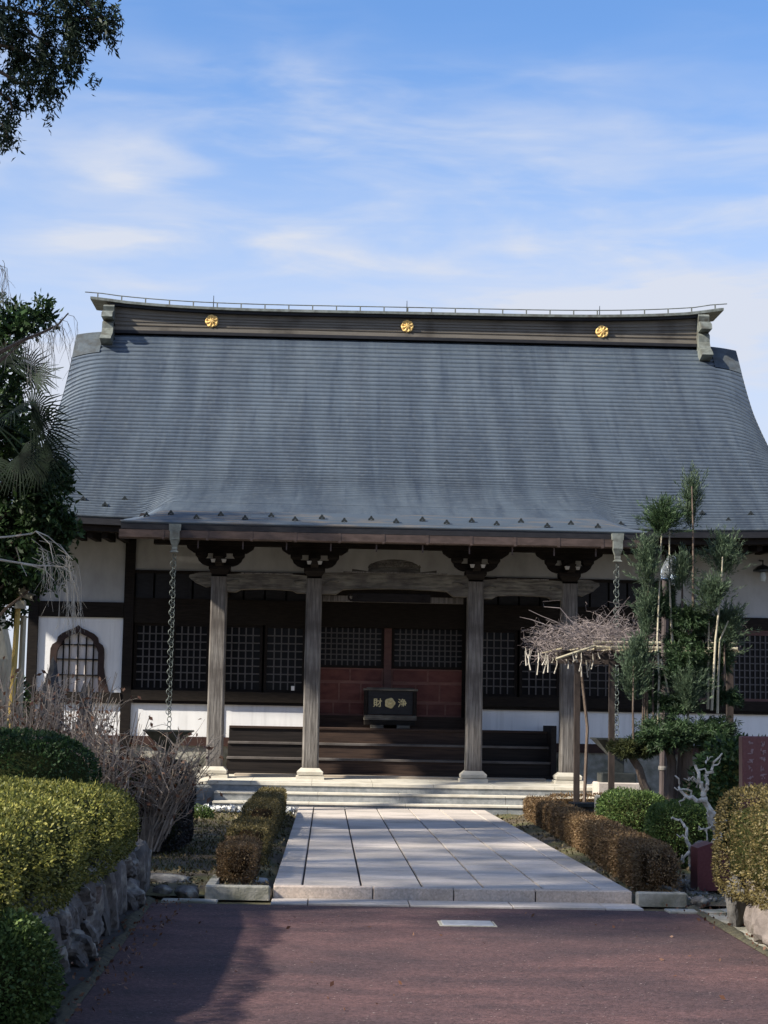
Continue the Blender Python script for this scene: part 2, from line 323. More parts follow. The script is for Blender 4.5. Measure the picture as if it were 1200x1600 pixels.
def quads(name, V, m, parent, smooth=False, origin=None):
    """V: (N,4,3) quads in world space -> one mesh"""
    o = np.array(origin if origin is not None else wl(parent)); n = len(V)
    me = bpy.data.meshes.new(name); me.vertices.add(4*n); me.vertices.foreach_set('co', (V.reshape(-1, 3)-o).ravel().astype(np.float32))
    me.loops.add(4*n); me.loops.foreach_set('vertex_index', np.arange(4*n, dtype=np.int32))
    me.polygons.add(n); me.polygons.foreach_set('loop_start', np.arange(0, 4*n, 4, dtype=np.int32))
    me.materials.append(m); me.update(calc_edges=True)
    return link(name, me, parent, o)
def leaves(P, size, asp=.5, D=None, spread=1.0, var=.35):
    n = len(P); d = rng.normal(size=(n, 3))
    if D is not None: d = D+d*spread
    d /= np.linalg.norm(d, axis=1)[:, None]+1e-9
    w = np.cross(d, rng.normal(size=(n, 3))); w /= np.linalg.norm(w, axis=1)[:, None]+1e-9
    l = (size*(1+var*rng.uniform(-1, 1, n)))[:, None]; w = w*l*asp/2
    nn = np.cross(d, w); nn /= np.linalg.norm(nn, axis=1)[:, None]+1e-9
    mid = P+d*l*.5+nn*l*.08
    return np.stack([P, mid+w, P+d*l, mid-w], 1)
def clumps(c, r, nc, npc, sig, shell=.55):
    """points in clumps spread through an ellipsoid"""
    u = rng.normal(size=(nc, 3)); u /= np.linalg.norm(u, axis=1)[:, None]
    rad = shell+(1-shell)*rng.uniform(0, 1, nc)**.5
    cc = np.array(c)+u*np.array(r)*rad[:, None]
    P = np.repeat(cc, npc, 0)+rng.normal(size=(nc*npc, 3))*sig
    return P
def superell(n, c, h, e=4.0):
    """points + normals on a superellipsoid shell (rounded box)"""
    u = rng.uniform(-1, 1, (n*3, 3)); ax = rng.choice(3, n*3, p=np.array([h[1]*h[2], h[0]*h[2], h[0]*h[1]])/(h[1]*h[2]+h[0]*h[2]+h[0]*h[1]))
    u[np.arange(n*3), ax] = np.sign(u[np.arange(n*3), ax])
    k = (np.abs(u)**e).sum(1)**(1/e); u = u/k[:, None]
    nrm = np.sign(u)*np.abs(u)**(e-1)/np.array(h); nrm /= np.linalg.norm(nrm, axis=1)[:, None]
    s = slice(0, n); return np.array(c)+u[s]*np.array(h), nrm[s]
def lump(P, amp, f):
    return amp*(np.sin(P[:, 0]*f+1.3)*np.sin(P[:, 1]*f*.8+.5)+.6*np.sin(P[:, 2]*f*1.7+P[:, 0]*f*.6)+.5*np.sin(P[:, 1]*f*2.1+P[:, 0]*f*1.4))
def shrub(name, label, cat, c, h, e, leafm, corem, n, size, amp=.02, f=5, group=None, asp=.55, stems=None, warp=None, zcut=None, shade=.04):
    t = empty(name, (c[0], c[1], c[2]-h[2]), label, cat, group)
    P, Nn = superell(n, c, h, e); P = P+Nn*(lump(P, amp, f)[:, None]+rng.uniform(-shade, .012, (n, 1)))
    if warp: P = warp(P)
    if zcut is not None: k = P[:, 2] > zcut; P, Nn = P[k], Nn[k]
    k = rng.random(len(P)) < .012
    quads('foliage', np.concatenate([leaves(P, size, asp, Nn, .9), leaves(P[k]+Nn[k]*.02, size*1.9, .16, Nn[k]+np.array([0, 0, .4]), .5)]), leafm, t)
    # dark woody mass inside
    nu, nv = 20, 12; vs = []; fs = []
    for i in range(nv+1):
        th = -math.pi/2+math.pi*i/nv
        for j in range(nu):
            ph = 2*math.pi*j/nu; u = np.array([math.cos(th)*math.cos(ph), math.cos(th)*math.sin(ph), math.sin(th)])
            u = u/((abs(u)**e).sum()**(1/e)); vs.append(np.array(c)+u*(np.array(h)-np.minimum(np.array(h)*.45, .05+2.2*amp)))
    vs = np.array(vs)
    if warp: vs = warp(vs)
    for i in range(nv):
        for j in range(nu): fs.append((i*nu+j, i*nu+(j+1) % nu, (i+1)*nu+(j+1) % nu, (i+1)*nu+j))
    mb = MB(); mb.add(vs.tolist(), fs); mb.build('branch_mass', corem, t, smooth=True)
    return t

# ================================================================== GROUND
GZ = .06
g = MB(); g.add([(-700, -300, -.02), (700, -300, -.02), (700, 1200, -.02), (-700, 1200, -.02)], [(0, 1, 2, 3)])
tagit(g.build('ground', m_soil), kind='structure')
# asphalt drive
rd = MB()
pl = [(-1.30, -6), (-1.30, 8), (-1.34, 10), (-1.42, 13.5), (-1.50, 16.6)]
pr = [(3.1, -6), (3.1, 11), (3.17, 13.4), (3.22, 15.2), (3.27, 16.55)]
rd.add([(x, y, .004) for x, y in pl]+[(x, y, .004) for x, y in pr], [(i, i+5, i+6, i+1) for i in range(4)])
tagit(rd.build('road', m_asphalt), kind='structure')
# garden beds as uneven sheets
def bed(name, x0, x1, y0, y1, z, nx, ny, amp, m):
    v = []; f = []
    for j in range(ny+1):
        for i in range(nx+1):
            x = x0+(x1-x0)*i/nx; y = y0+(y1-y0)*j/ny
            e = min(1, min(i, nx-i, j, ny-j)/1.5)
            v.append((x, y, z-.05*(1-e)+amp*e*(math.sin(x*5+y*2)*math.sin(y*3.1-x)+random.uniform(-.6, .6))))
    for j in range(ny):
        for i in range(nx): k = j*(nx+1)+i; f.append((k, k+1, k+nx+2, k+nx+1))
    mb = MB(); mb.add(v, f); return tagit(mb.build(name, m, smooth=True), kind='structure')
bed('garden_bed', -2.4, -.47, 17.1, 32.9, GZ+.01, 30, 120, .012, m_soil)
bed('garden_bed', 2.86, 14, 17.05, 37.2, GZ, 60, 110, .015, m_soil)
bed('garden_bed', -9, -2.36, 17.4, 37.2, GZ+.015, 40, 90, .015, m_soil)
# low verge strip with moss between drive and wall
for (xs, lab) in ((-1, 'l'), (1, 'r')):
    mb = MB(); rows = []
    src = pl if xs < 0 else pr
    for y in np.arange(7.5, 17.0, .18):
        xe = np.interp(y, [p[1] for p in src], [p[0] for p in src]); wdt = .09+.03*math.sin(y*3)+random.uniform(-.02, .02)
        rows.append(((xe-xs*.012, y, .012), (xe+xs*wdt*.5, y, .03+random.uniform(0, .012)), (xe+xs*wdt, y, .01)))
    v = [p for r_ in rows for p in r_]
    f = [(3*i+k, 3*i+k+1, 3*i+k+4, 3*i+k+3) for i in range(len(rows)-1) for k in (0, 1)]
    mb.add(v, f); tagit(mb.build('moss_strip', m_moss, smooth=True), kind='stuff')
mb = MB(); mb.add([(-1.75, 6, .002), (-1.28, 6, .002), (-1.5, 16.8, .002), (-1.75, 16.8, .002)], [(0, 1, 2, 3)])
tagit(mb.build('gutter_strip', mat('dark_gutter', (.03, .027, .025), .8, (.06, .05, .045), 6, bump=.4)), kind='structure')  # plain dark strip between the drive and the left wall
mb = MB(); mb.add([(3.1, 10, .0025), (3.6, 10, .0025), (3.75, 17, .0025), (3.25, 16.6, .0025)], [(0, 1, 2, 3)])
tagit(mb.build('verge', m_kerb), kind='structure')
# fallen leaves and grit
P = np.column_stack([rng.uniform(-1.75, -1.15, 420), rng.uniform(8, 17, 420), rng.uniform(.02, .05, 420)])
P = np.vstack([P, np.column_stack([rng.uniform(3.1, 3.6, 160), rng.uniform(12, 17, 160), rng.uniform(.02, .04, 160)])])
P = np.vstack([P, np.column_stack([rng.uniform(-1.3, 3.1, 70), rng.uniform(9, 16.5, 70), np.full(70, .012)])])
o = quads('fallen_leaves', leaves(P, .035, .6, np.tile([0, 0, .0], (len(P), 1)), 1), l_dry, None); tagit(o, kind='stuff')
P = np.column_stack([rng.uniform(-2.3, -.5, 5000), rng.uniform(17.3, 32.4, 5000), rng.uniform(.065, .09, 5000)])
P2 = np.column_stack([rng.uniform(2.9, 5.6, 4000), rng.uniform(17.3, 32.4, 4000), rng.uniform(.055, .08, 4000)])
o = quads('leaf_litter', leaves(np.vstack([P, P2]), .045, .5), leafmat('litter', (.05, .04, .015), (.09, .075, .035), (.15, .11, .06), trans=0), None); tagit(o, kind='stuff')
gp = np.column_stack([rng.uniform(-6, -.55, 9000), rng.uniform(19, 32, 9000), np.full(9000, .07)])
o = quads('moss_tufts', leaves(gp, .05, .25, np.tile([0, 0, 1.0], (9000, 1)), .6), leafmat('moss_tuft', (.03, .035, .01), (.07, .075, .02), (.16, .13, .04)), None); tagit(o, kind='stuff')

# ------------------------------------------------------------------ paved path
PX0, PX1, PY0, PY1 = -.45, 2.82, 17.1, 33.0
path = empty('paved_path', (1.2, 25, 0), 'raised path of pale granite slabs in five lengthwise rows leading to the stone steps', 'path', kind=None)
path['kind'] = 'structure'; del path['category']; del path['label']
MB().box(PX0+.02, PX1-.02, PY0+.02, PY1-.02, 0, .1).build('bedding', m_joint, path)
cw = [(-.45, -.20), (-.188, .40), (.412, 1.0), (1.012, 1.6), (1.612, 2.2), (2.212, 2.57), (2.582, 2.82)]
cw = []
cols = [-.188, .352, .912, 1.476, 2.02, 2.558]   # measured joints between the lengthwise rows
n = 0
for i in range(5):
    x0, x1 = cols[i]+.011, cols[i+1]-.011; y = PY0+.16
    while y < PY1-.1:
        ln = .9; y1 = min(y+ln, PY1)
        if PY1-y1 < .3: y1 = PY1
        dz = random.uniform(-.001, .001)
        MB().box(x0, x1, y+.0012, y1-.0012, .09, .12+dz, .0015).build('paving_slab', m_granite, path)
        y = y1
for x0, x1 in ((PX0, cols[0]-.008), (cols[5]+.008, PX1)):
    y = PY0+.16
    while y < PY1-.1:
        y1 = min(y+1.45, PY1)
        if PY1-y1 < .5: y1 = PY1
        MB().box(x0, x1, y+.003, y1-.003, .01, .1215, .006).build('edge_stone', m_granite, path); y = y1
fx_ = [PX0, .455, 1.19, 1.935, PX1]
for i in range(4): MB().box(fx_[i]+.005, fx_[i+1]-.005, PY0, PY0+.154, .005, .1225, .008).build('front_kerbstone', m_granite_edge, path)
sx_ = [PX0-.01, -.13, .77, 1.68, 2.5, 2.84]
for i in range(5): MB().box(sx_[i]+.005, sx_[i+1]-.005, 16.6, PY0-.01, 0, .016+.002*(i % 2), .003).build('front_strip_slab', m_granite, path)
# drive: worn light grit along the edges and a wandering hairline crack
P = np.column_stack([rng.uniform(-1.3, 3.15, 2600), rng.uniform(8.5, 16.5, 2600), np.full(2600, .0075)])
o = quads('grit', leaves(P, .017, .8, np.tile([.0, .0, 0.], (2600, 1)), 1)*np.array([1, 1, 0])+np.array([0, 0, .0085]), mat('pale_grit', (.22, .17, .16), .9, island=.5), None); tagit(o, kind='stuff')
# drain cover in the drive
t = empty('drain_cover', (1.1, 15.4, .004), 'small rectangular steel cover let into the reddish asphalt before the path', 'drain cover')
MB().box(.94, 1.40, 15.05, 15.42, .002, .010, .002).build('frame', m_kerb, t)
MB().box(.965, 1.375, 15.075, 15.395, .008, .018, .004).build('plate', m_steel, t)

# kerbs round the beds
t = empty('garden_kerb', (-.8, 17.1, 0), 'weathered low concrete kerb on left of the path front', 'kerb')
MB().box(-1.06, -.475, 17.0, 17.13, 0, .125, .012).build('kerbstone', m_kerb, t)
MB().prism([(-1.06, .0), (-1.06, .12), (-.98, .12), (-.98, 0)], 17.14, 18.3).build('kerbstone', m_kerb, t)
t = empty('garden_kerb', (3.05, 17.1, 0), 'pale concrete kerb closing the right hand bed beside the path front', 'kerb')
MB().box(2.845, 3.30, 16.98, 17.11, 0, .125, .012).build('kerbstone', m_kerb, t)
MB().box(3.2, 3.30, 17.12, 18.6, 0, .115, .012).build('kerbstone', m_kerb, t)
for nm, a, lab in (('flat_slab', (-1.42, -.93, 16.63, 16.86), 'thin worn stone slab lying flush at upper left of the drive'), ('flat_slab', (3.02, 3.52, 16.35, 16.62), 'thin pale slab lying flush at right of the path front'),
                   ('flat_slab', (3.22, 3.55, 13.3, 14.6), 'pale slab along right drive edge at the picture border')):
    tagit(MB().box(a[0], a[1], a[2], a[3], 0, .022, .006).build(nm, m_kerb, None), lab, 'slab')

def rock(c, r, seed, m, name='rock', parent=None, rough=.25, flat=None, sub=3, box=0):
    rr = np.random.default_rng(seed); import bmesh
    bm = bmesh.new(); bmesh.ops.create_icosphere(bm, subdivisions=sub, radius=1)
    K = rr.normal(size=(7, 3)); K /= np.linalg.norm(K, axis=1)[:, None]; dd = rr.uniform(.55, .9, 7)*(1.18 if box else 1)
    for v in bm.verts:
        p = np.array(v.co); p = p/((np.abs(p)**5).sum()**.2) if box else p
        for k, d in zip(K, dd):
            s_ = p@k
            if s_ > d: p = p-k*(s_-d)*.9
        p = p*(1+rough*.35*math.sin(p[0]*5+seed)*math.sin(p[1]*6+p[2]*4+seed)) + rr.normal(size=3)*.012*(3 if sub > 3 else 1)*.6
        v.co = Vector((p[0]*r[0], p[1]*r[1], p[2]*r[2]))
    me = bpy.data.meshes.new(name); bm.to_mesh(me); bm.free(); me.materials.append(m)
    return link(name, me, parent, c)
tagit(rock((-1.52, 18.05, .07), (.30, .28, .07), 3, m_rock, 'stepping_stone'), 'flat blue-grey stepping stone in the bare bed left of the path', 'stepping stone')
tagit(rock((-.68, 18.15, .08), (.16, .1, .04), 4, m_stepstone, 'flat_stone'), 'small flat pale stone beside the nearest small box hedge', 'stone')
for k, (x, y, r_, lab) in enumerate(((-1.22, 17.05, .12, 'rounded grey cobble left of the left kerb'), (-1.45, 17.2, .1, 'small half buried grey cobble farther left of the kerb'), (-.83, 17.35, .03, 'tiny white pebble behind the left kerb'),
                                     (3.42, 17.0, .09, 'mossy cobble right of the right kerb'), (3.5, 17.6, .07, 'grey cobble below the red stone block'), (3.58, 17.25, .06, 'small pale cobble between kerb and rock wall'))):
    tagit(rock((x, y, .05), (r_, r_*.8, r_*.6), 20+k, m_gravel if r_ < .05 else m_rock, 'cobble'), lab, 'cobble')
# white gravel at the foot of the steps
P = np.column_stack([rng.uniform(-2.3, -.5, 900), rng.uniform(31.6, 33.0, 900), rng.uniform(.07, .1, 900)])
o = quads('gravel', leaves(P, .07, .9), m_gravel, None); tagit(o, kind='stuff')
P = np.column_stack([rng.uniform(3.3, 3.8, 300), rng.uniform(17.0, 19.2, 300), rng.uniform(.06, .09, 300)])
o = quads('gravel', leaves(P, .035, .9), mat('grey_gravel', (.2, .19, .18), .9, island=.5), None); tagit(o, kind='stuff')

# ================================================================== THE HALL
CX = 1.23
hall = empty('temple_hall', (CX, 43, 0), 'dark timber temple hall with white plaster panels and huge slate-blue copper roof', 'temple')
# --- stone steps and platform
WY = 37.5; CY = 35.0; PF = 33.75
PXL, PXR = X_(297, 1222, PF), X_(960, 1235, PF)
SXL, SXR = X_(336, 1240, PF), X_(925, 1240, PF)
mb = MB(); mb.prismx([(PF, .02), (PF, .485), (37.45, .60), (37.45, .02)], PXL, PXR); mb.build('platform_core', m_stepstone, hall)
# platform top slabs (front row and inner rows)
xs = np.linspace(PXL-.01, PXR+.01, 8)
for j, (y0, y1) in enumerate(((PF-.02, 34.5), (34.51, 35.7), (35.71, 37.4))):
    for i in range(7):
        zz = lambda y: .485+(y-PF)*.031+.03
        mb = MB(); mb.prismx([(y0, zz(y0)-.05), (y0, zz(y0)), (y1-.006, zz(y1)), (y1-.006, zz(y1)-.05)], xs[i]+.003, xs[i+1]-.003); mb.build('platform_slab', m_slab, hall)
for k, (y0, z0, z1) in enumerate(((33.02, .02, .20), (33.38, .02, .36))):
    y1 = PF-.025
    sx = np.linspace(SXL, SXR, 5)+[0, .15*k, -.1*k, .1, 0]; sx[0], sx[-1] = SXL, SXR
    for i in range(4):
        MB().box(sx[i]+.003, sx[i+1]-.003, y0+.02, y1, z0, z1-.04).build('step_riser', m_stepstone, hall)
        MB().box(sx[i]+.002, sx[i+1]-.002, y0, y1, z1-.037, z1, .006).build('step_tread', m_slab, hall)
for x0, x1 in ((PXL+.01, SXL-.01),):
    MB().box(x0, x1, PF-.012, PF+.4, .02, .46).build('cheek_stone', m_stepstone, hall)
# --- columns
colpx = [(340, 1195, 352, 900), (485, 1195, 492, 900), (738, 1198, 744, 905), (886, 1203, 890, 908)]
colX = [X_(339, 1050, CY), X_(488, 1050, CY), X_(741, 1050, CY), X_(888, 1050, CY)]
HW = .155; zbeamT = Z_(400, 901, CY); zbeamB = Z_(410, 922, CY)
for i, x in enumerate(colX):
    mb = MB(); c_ = .03
    ring = [(-HW+c_, -HW), (HW-c_, -HW), (HW, -HW+c_), (HW, HW-c_), (HW-c_, HW), (-HW+c_, HW), (-HW, HW-c_), (-HW, -HW+c_)]
    v = []; zs = [.73, 1.6, 2.6, 3.6, zbeamT-.02]
    for z in zs:
        k = 1-.01*(z-.7)
        v += [(x+a*k, CY+b*k, z) for a, b in ring]
    f = [(j*8+q, j*8+(q+1) % 8, (j+1)*8+(q+1) % 8, (j+1)*8+q) for j in range(4) for q in range(8)]+[tuple(32+q for q in range(8))]
    mb.add(v, f); o = mb.build('column', m_greywood, hall, (x, CY, .7))
    zf = .485+(CY-PF)*.031+.03
    mb = MB(); mb.frus(x, CY, zf-.02, zf+.055, .265, .26); mb.frus(x, CY, zf+.055, zf+.07, .2, .2)
    mb.frus(x, CY, zf+.07, zf+.13, .235, .245); mb.frus(x, CY, zf+.13, zf+.2, .245, .17); mb.build('column_base', m_slab, o)
# --- head beams between columns (rainbow beams with a raised underside in the middle)
def beam(x0, x1, zt, zb, m, arch=.05, name='head_beam', y0=CY-.12, y1=CY+.12, carve=True):
    w = x1-x0; e = min(.5, w*.22)
    poly = [(x0, zb), (x0, zt)]
    for k in range(9): poly.append((x0+w*k/8, zt+.03*math.sin(math.pi*k/8)))
    poly += [(x1, zb), (x1-e*.55, zb), (x1-e*.8, zb+arch*.9)]+[(x1-e-(w-2*e)*k/6, zb+arch*(1+.25*math.sin(math.pi*k/6))) for k in range(7)]+[(x0+e*.8, zb+arch*.9), (x0+e*.55, zb)]
    pp = [poly[0]]+poly[2:]
    mb = MB(); mb.prism(pp[::-1], y0, y1); o = mb.build(name, m, hall)
    MB().box(x0+e*.8, x1-e*.8, y0-.02, y0+.03, zt+.012, zt+.034).build('edge_highlight', m_greywood, o)  # paler strip painting a highlight along the top edge of the beam
    if carve:                              # carved swirls near each end
        for sx, xx in ((1, x0+e*.45), (-1, x1-e*.45)):
            mb = MB()
            for q in range(2):
                pts = [(xx+sx*(.06+.13*t)*math.cos(t*3.3+q*.9)*1.2, y0-.006, (zt+zb)/2+.02+(.02+.06*t)*math.sin(t*4.2+q*1.1)) for t in np.linspace(0, 1, 9)]
                mb.tube(pts, [.014*(1-.6*t) for t in np.linspace(0, 1, 9)], 5)
            mb.build('carving', m, o, smooth=True)
    return o
def bz(px, y_t, y_b): return Z_(px, y_t, CY), Z_(px, y_b, CY)
zt, zb = bz(418, 899, 926)
beam(colX[0]+.14, colX[1]-.14, zt, zb, m_greybeam)
zt, zb = bz(815, 908, 937); beam(colX[2]+.14, colX[3]-.14, zt, zb, m_greybeam, .06)
zt, zb = bz(612, 901, 929); beam(colX[1]+.14, colX[2]-.14, zt+.04, zb-.02, m_greybeam, .1)
zt, zb = bz(540, 929, 938); MB().box(colX[1]+.16, colX[2]-.2, CY+.3, CY+.45, zb, zt).build('plank', m_greywood, hall)
# carved noses outside the end columns
zt, zb = bz(312, 894, 916)
def nose(x0, s, zt, zb):
    pts = [(0, 0), (.10, -.02), (.2, .03), (.3, .07), (.37, .13), (.42, .17), (.41, .22), (.34, .235), (.22, .27), (.1, .27), (0, .28)]
    k = (zt-zb)/.28
    poly = [(x0+s*a, zb+b*k) for a, b in pts]; 
    if s > 0: poly = poly
    mb = MB(); mb.prism(poly if s > 0 else poly[::-1], CY-.1, CY+.1)
    for q in range(3): mb.tube([(x0+s*(.08+.1*q+.03*math.cos(t)), CY-.105, zb+k*(.14+.035*math.sin(t))) for t in np.linspace(0, 5, 7)], .012, 5)
    mb.build('carved_nose', m_greybeam, hall)
nose(colX[0]-.15, -1, zt, zb); zt, zb = bz(920, 906, 931); nose(colX[3]+.15, 1, zt, zb)
# --- brackets over the columns
for i, x in enumerate(colX):
    z0 = zbeamT+.0; z0 = Z_(410, 900, CY) + (0)
    mb = MB()
    mb.frus(x, CY, z0, z0+.10, .13, .2); mb.frus(x, CY, z0+.10, z0+.17, .2, .2)
    mb.build('bearing_block', m_darkwood, hall)
    arm = [(-.24, .17), (.24, .17), (.33, .2), (.40, .26), (.42, .31), (-.42, .31), (-.40, .26), (-.33, .2)]
    mb = MB(); mb.prism([(x+a, z0+b) for a, b in arm], CY-.08, CY+.08)
    mb.prismx([(CY-.55, z0+.31), (CY-.5, z0+.2), (CY-.3, z0+.16), (CY+.3, z0+.16), (CY+.6, z0+.2), (CY+.6, z0+.31)], x-.07, x+.07); mb.build('bracket_arm', m_darkwood, hall)
    for dx in (-.35, 0, .35):
        mb = MB(); mb.frus(x+dx, CY, z0+.31, z0+.36, .07, .11); mb.frus(x+dx, CY, z0+.36, z0+.42, .11, .11); mb.build('bracket_block', m_darkwood, hall)
    arm2 = [(-.5, .42), (.5, .42), (.62, .5), (.64, .56), (-.64, .56), (-.62, .5)]
    mb = MB(); mb.prism([(x+a, z0+b) for a, b in arm2], CY-.09, CY+.09); mb.build('bracket_arm', m_darkwood, hall)
    for dx in (-.10, .10):
        mb = MB(); mb.frus(x+dx*1.0, CY-.5, z0+.2, z0+.26, .028, .045); mb.build('white_tip', m_plaster_up, hall)
zpur = Z_(410, 900, CY)+.56
MB().box(colX[0]-1.25, colX[3]+1.15, CY-.13, CY+.13, zpur, zpur+.2).build('eave_purlin', m_darkwood_h, hall)
# tie beams from porch columns to the hall wall
for x in colX: MB().box(x-.09, x+.09, CY+.16, WY, zbeamB+.02, zbeamT-.04).build('tie_beam', m_darkwood, hall)
# frog-leg strut carving over the centre beam
mx0, mx1 = X_(550, 895, CY), X_(682, 895, CY); zb_ = Z_(612, 901, CY)+.07; cxm = (mx0+mx1)/2; hwm = (mx1-mx0)/2
poly = []
for k in range(13):
    a = math.pi*k/12; poly.append((cxm+math.cos(a)*hwm*.62, zb_+.02+.235*math.sin(a)**.7))
poly = [(cxm+hwm, zb_), (cxm+hwm, zb_+.06)]+poly+[(cxm-hwm, zb_+.06), (cxm-hwm, zb_)]
mb = MB(); mb.prism(poly[::-1], CY-.05, CY+.08); o = mb.build('frog_leg_strut', m_greybeam, hall)
mb = MB()
for q in range(9):
    xx = cxm+hwm*.55*(q-4)/4; mb.tube([(xx+.05*math.cos(t+q), CY-.06, zb_+.10+.07*math.cos((q-4)/3)+.045*math.sin(t*1.3)) for t in np.linspace(0, 5.5, 8)], .016, 5)
mb.build('carving', m_greybeam, o)
# name board hung under the centre beam
nx0, nx1 = X_(546, 932, CY), X_(672, 932, CY); nz0, nz1 = Z_(610, 941, CY-.2), Z_(610, 927, CY-.2)
mb = MB(); mb.box(nx0+.05, nx1, CY-.22, CY-.14, nz0, nz1, .015); 
mb.tube([(nx0+.04+.06*math.cos(t), CY-.2, (nz0+nz1)/2+.06*math.sin(t)) for t in np.linspace(1.5, 6.5, 10)], .022, 6)
for q in (.12, .9): mb.tube([(nx0+(nx1-nx0)*q+.05*math.cos(t), CY-.235, (nz0+nz1)/2+.05*math.sin(t)) for t in np.linspace(0, 5, 9)], .012, 5)
mb.build('name_board', m_darkwood, hall)

# --- wall levels (metres) read on the left bay at the wall plane
def wz(py, px=270): return Z_(px, py, WY)
lv = dict(top=wz(838), p1=wz(868), p2=wz(891.5), t0=wz(896), t1=wz(935), b1=wz(968), l0=wz(974), l1=wz(1079), s1=wz(1099.5), w1=wz(1150.5), r1=wz(1164.5), fl=.60)
def slab(name, x0, x1, z0, z1, m, y0=WY, y1=WY+.2, parent=hall, bev=0): return MB().box(x0, x1, y0, y1, z0, z1, bev).build(name, m, parent)
BXL, BXR = X_(44, 1000, WY), 9.35
postX = [X_(201.5, 950, WY), X_(1047, 950, WY)]
# dark backing and building body
MB().box(BXL+.05, BXR-.05, WY+.45, 48.5, .1, lv['top']+.3).build('hall_body', m_void, hall)
for x0, x1 in ((BXL-.0, BXL+.04), (BXR-.04, BXR)): slab('side_wall', x0, x1, .7, lv['top']+.2, m_plaster, WY+.2, 48.6)
slab('back_wall', BXL, BXR, .7, lv['top']+.2, m_plaster, 48.6, 48.7)
slab('foundation', BXL, BXR, .0, lv['r1'], m_kerb, WY+.03, WY+.4)
# posts
wallposts = [BXL+.09]+postX[:1]+[X_(337, 1000, WY), X_(487, 1000, WY), X_(737, 1000, WY), X_(884, 1000, WY)]+postX[1:]+[BXR-.09]
for x in wallposts: slab('wall_post', x-.1, x+.1, .6, lv['top']+.2, m_darkwood, WY-.06, WY+.3)
wins = [x for x in wallposts]
def span(i): return wins[i]+.105, wins[i+1]-.105
# bay 0: left plaster with cusped window
x0, x1 = span(0)
zA, zB, zC, zD = Z_(120, 940, WY), Z_(120, 964, WY), Z_(120, 1081, WY), Z_(120, 1098, WY)
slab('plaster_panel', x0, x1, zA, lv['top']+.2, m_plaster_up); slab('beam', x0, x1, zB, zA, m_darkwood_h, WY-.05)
# plaster with window hole: frame polygon from the photo (crop pixels / 3)
KX = 368/3; outl = [(368, 590), (352, 603), (325, 613), (292, 628), (272, 645), (266, 668), (247, 680), (238, 700), (235, 740), (234, 780), (226, 820), (214, 860), (200, 902)]
innl = [(368, 622), (352, 631), (331, 640), (307, 652), (294, 666), (288, 683), (276, 696), (268, 716), (266, 750), (265, 790), (262, 825), (258, 860), (252, 902)]
def mir(pl_): 
    L_ = [at(p[0]/3, 780+p[1]/3, WY) for p in pl_]; ax = L_[0].x
    left = [(q.x, q.z) for q in L_]; right = [(2*ax-q[0], q[1]) for q in left]; return left, right
ol, orr = mir(outl); il, ir = mir(innl)
zw0 = ol[-1][1]; o_loop = ol[::-1]+orr[1:]; i_loop = il[::-1]+ir[1:]
# plaster wall pieces left and right of the window and above
def plaster_with_hole():
    mb = MB(); n_ = len(o_loop)
    bx = []
    for (x, z) in o_loop:                     # outer ring on the panel border
        k = (x-(ol[0][0]))
        bx.append(None)
    L_, R_ = x0, x1; T_ = zB
    # left half strips
    for half, side in ((ol, L_), (orr, R_)):
        for a, b in zip(half[:-1], half[1:]):
            mb.add([(a[0], WY, a[1]), (b[0], WY, b[1]), (side, WY, b[1]), (side, WY, a[1])], [(0, 1, 2, 3)])
        mb.add([(half[0][0], WY, half[0][1]), (side, WY, half[0][1]), (side, WY, T_), (half[0][0], WY, T_)], [(0, 1, 2, 3)])
    return mb
pw = plaster_with_hole(); pw.build('plaster_panel', m_plaster, hall)
slab('plaster_panel', x0, x1, zC, zw0, m_plaster, WY, WY+.05)
mb = MB(); n_ = len(o_loop)
v = [(x, WY-.05, z) for x, z in o_loop]+[(x, WY-.05, z) for x, z in i_loop]+[(x, WY+.06, z) for x, z in o_loop]+[(x, WY+.06, z) for x, z in i_loop]
f = []
for i in range(n_-1):
    f += [(i, i+1, n_+i+1, n_+i), (i, 2*n_+i, 2*n_+i+1, i+1), (n_+i, n_+i+1, 3*n_+i+1, 3*n_+i)]
mb.add(v, f); kw = mb.build('cusped_window', mat('cusped_frame', (.025, .013, .011), .7, (.04, .022, .018), 5), hall)
mb = MB(); mb.prism(i_loop[::-1], WY+.05, WY+.06); mb.build('paper', m_shoji, kw)
for q in (295, 323, 363, 402, 436): 
    xx = X_(q/3, 1030, WY); zt_ = np.interp(xx, [p[0] for p in i_loop], [p[1] for p in i_loop]) if i_loop[0][0] < xx < i_loop[-1][0] else il[3][1]
    # top height of the opening above xx
    cand = sorted(il+ir, key=lambda p: abs(p[0]-xx)); zt_ = max(p[1] for p in cand[:2])
    MB().box(xx-.013, xx+.013, WY+.005, WY+.045, zw0+.01, zt_-.01).build('lattice_bar', m_darkwood, kw)
for q in (682, 750, 824):
    z = Z_(120, 780+q/3, WY); 
    cl_ = [p for p in il if p[1] >= z]; xl_ = min(il, key=lambda p: abs(p[1]-z))[0]; xr_ = 2*il[0][0]-xl_
    MB().box(xl_, xr_, WY+.0, WY+.04, z-.012, z+.012).build('lattice_bar', m_darkwood, kw)
slab('sill', x0, x1, zD, zC, m_darkwood_h, WY-.08, WY+.2)
slab('plaster_panel', x0, x1, lv['w1'], zD, m_plaster); slab('rail', x0, x1, lv['r1'], lv['w1'], m_brownrail, WY-.03)
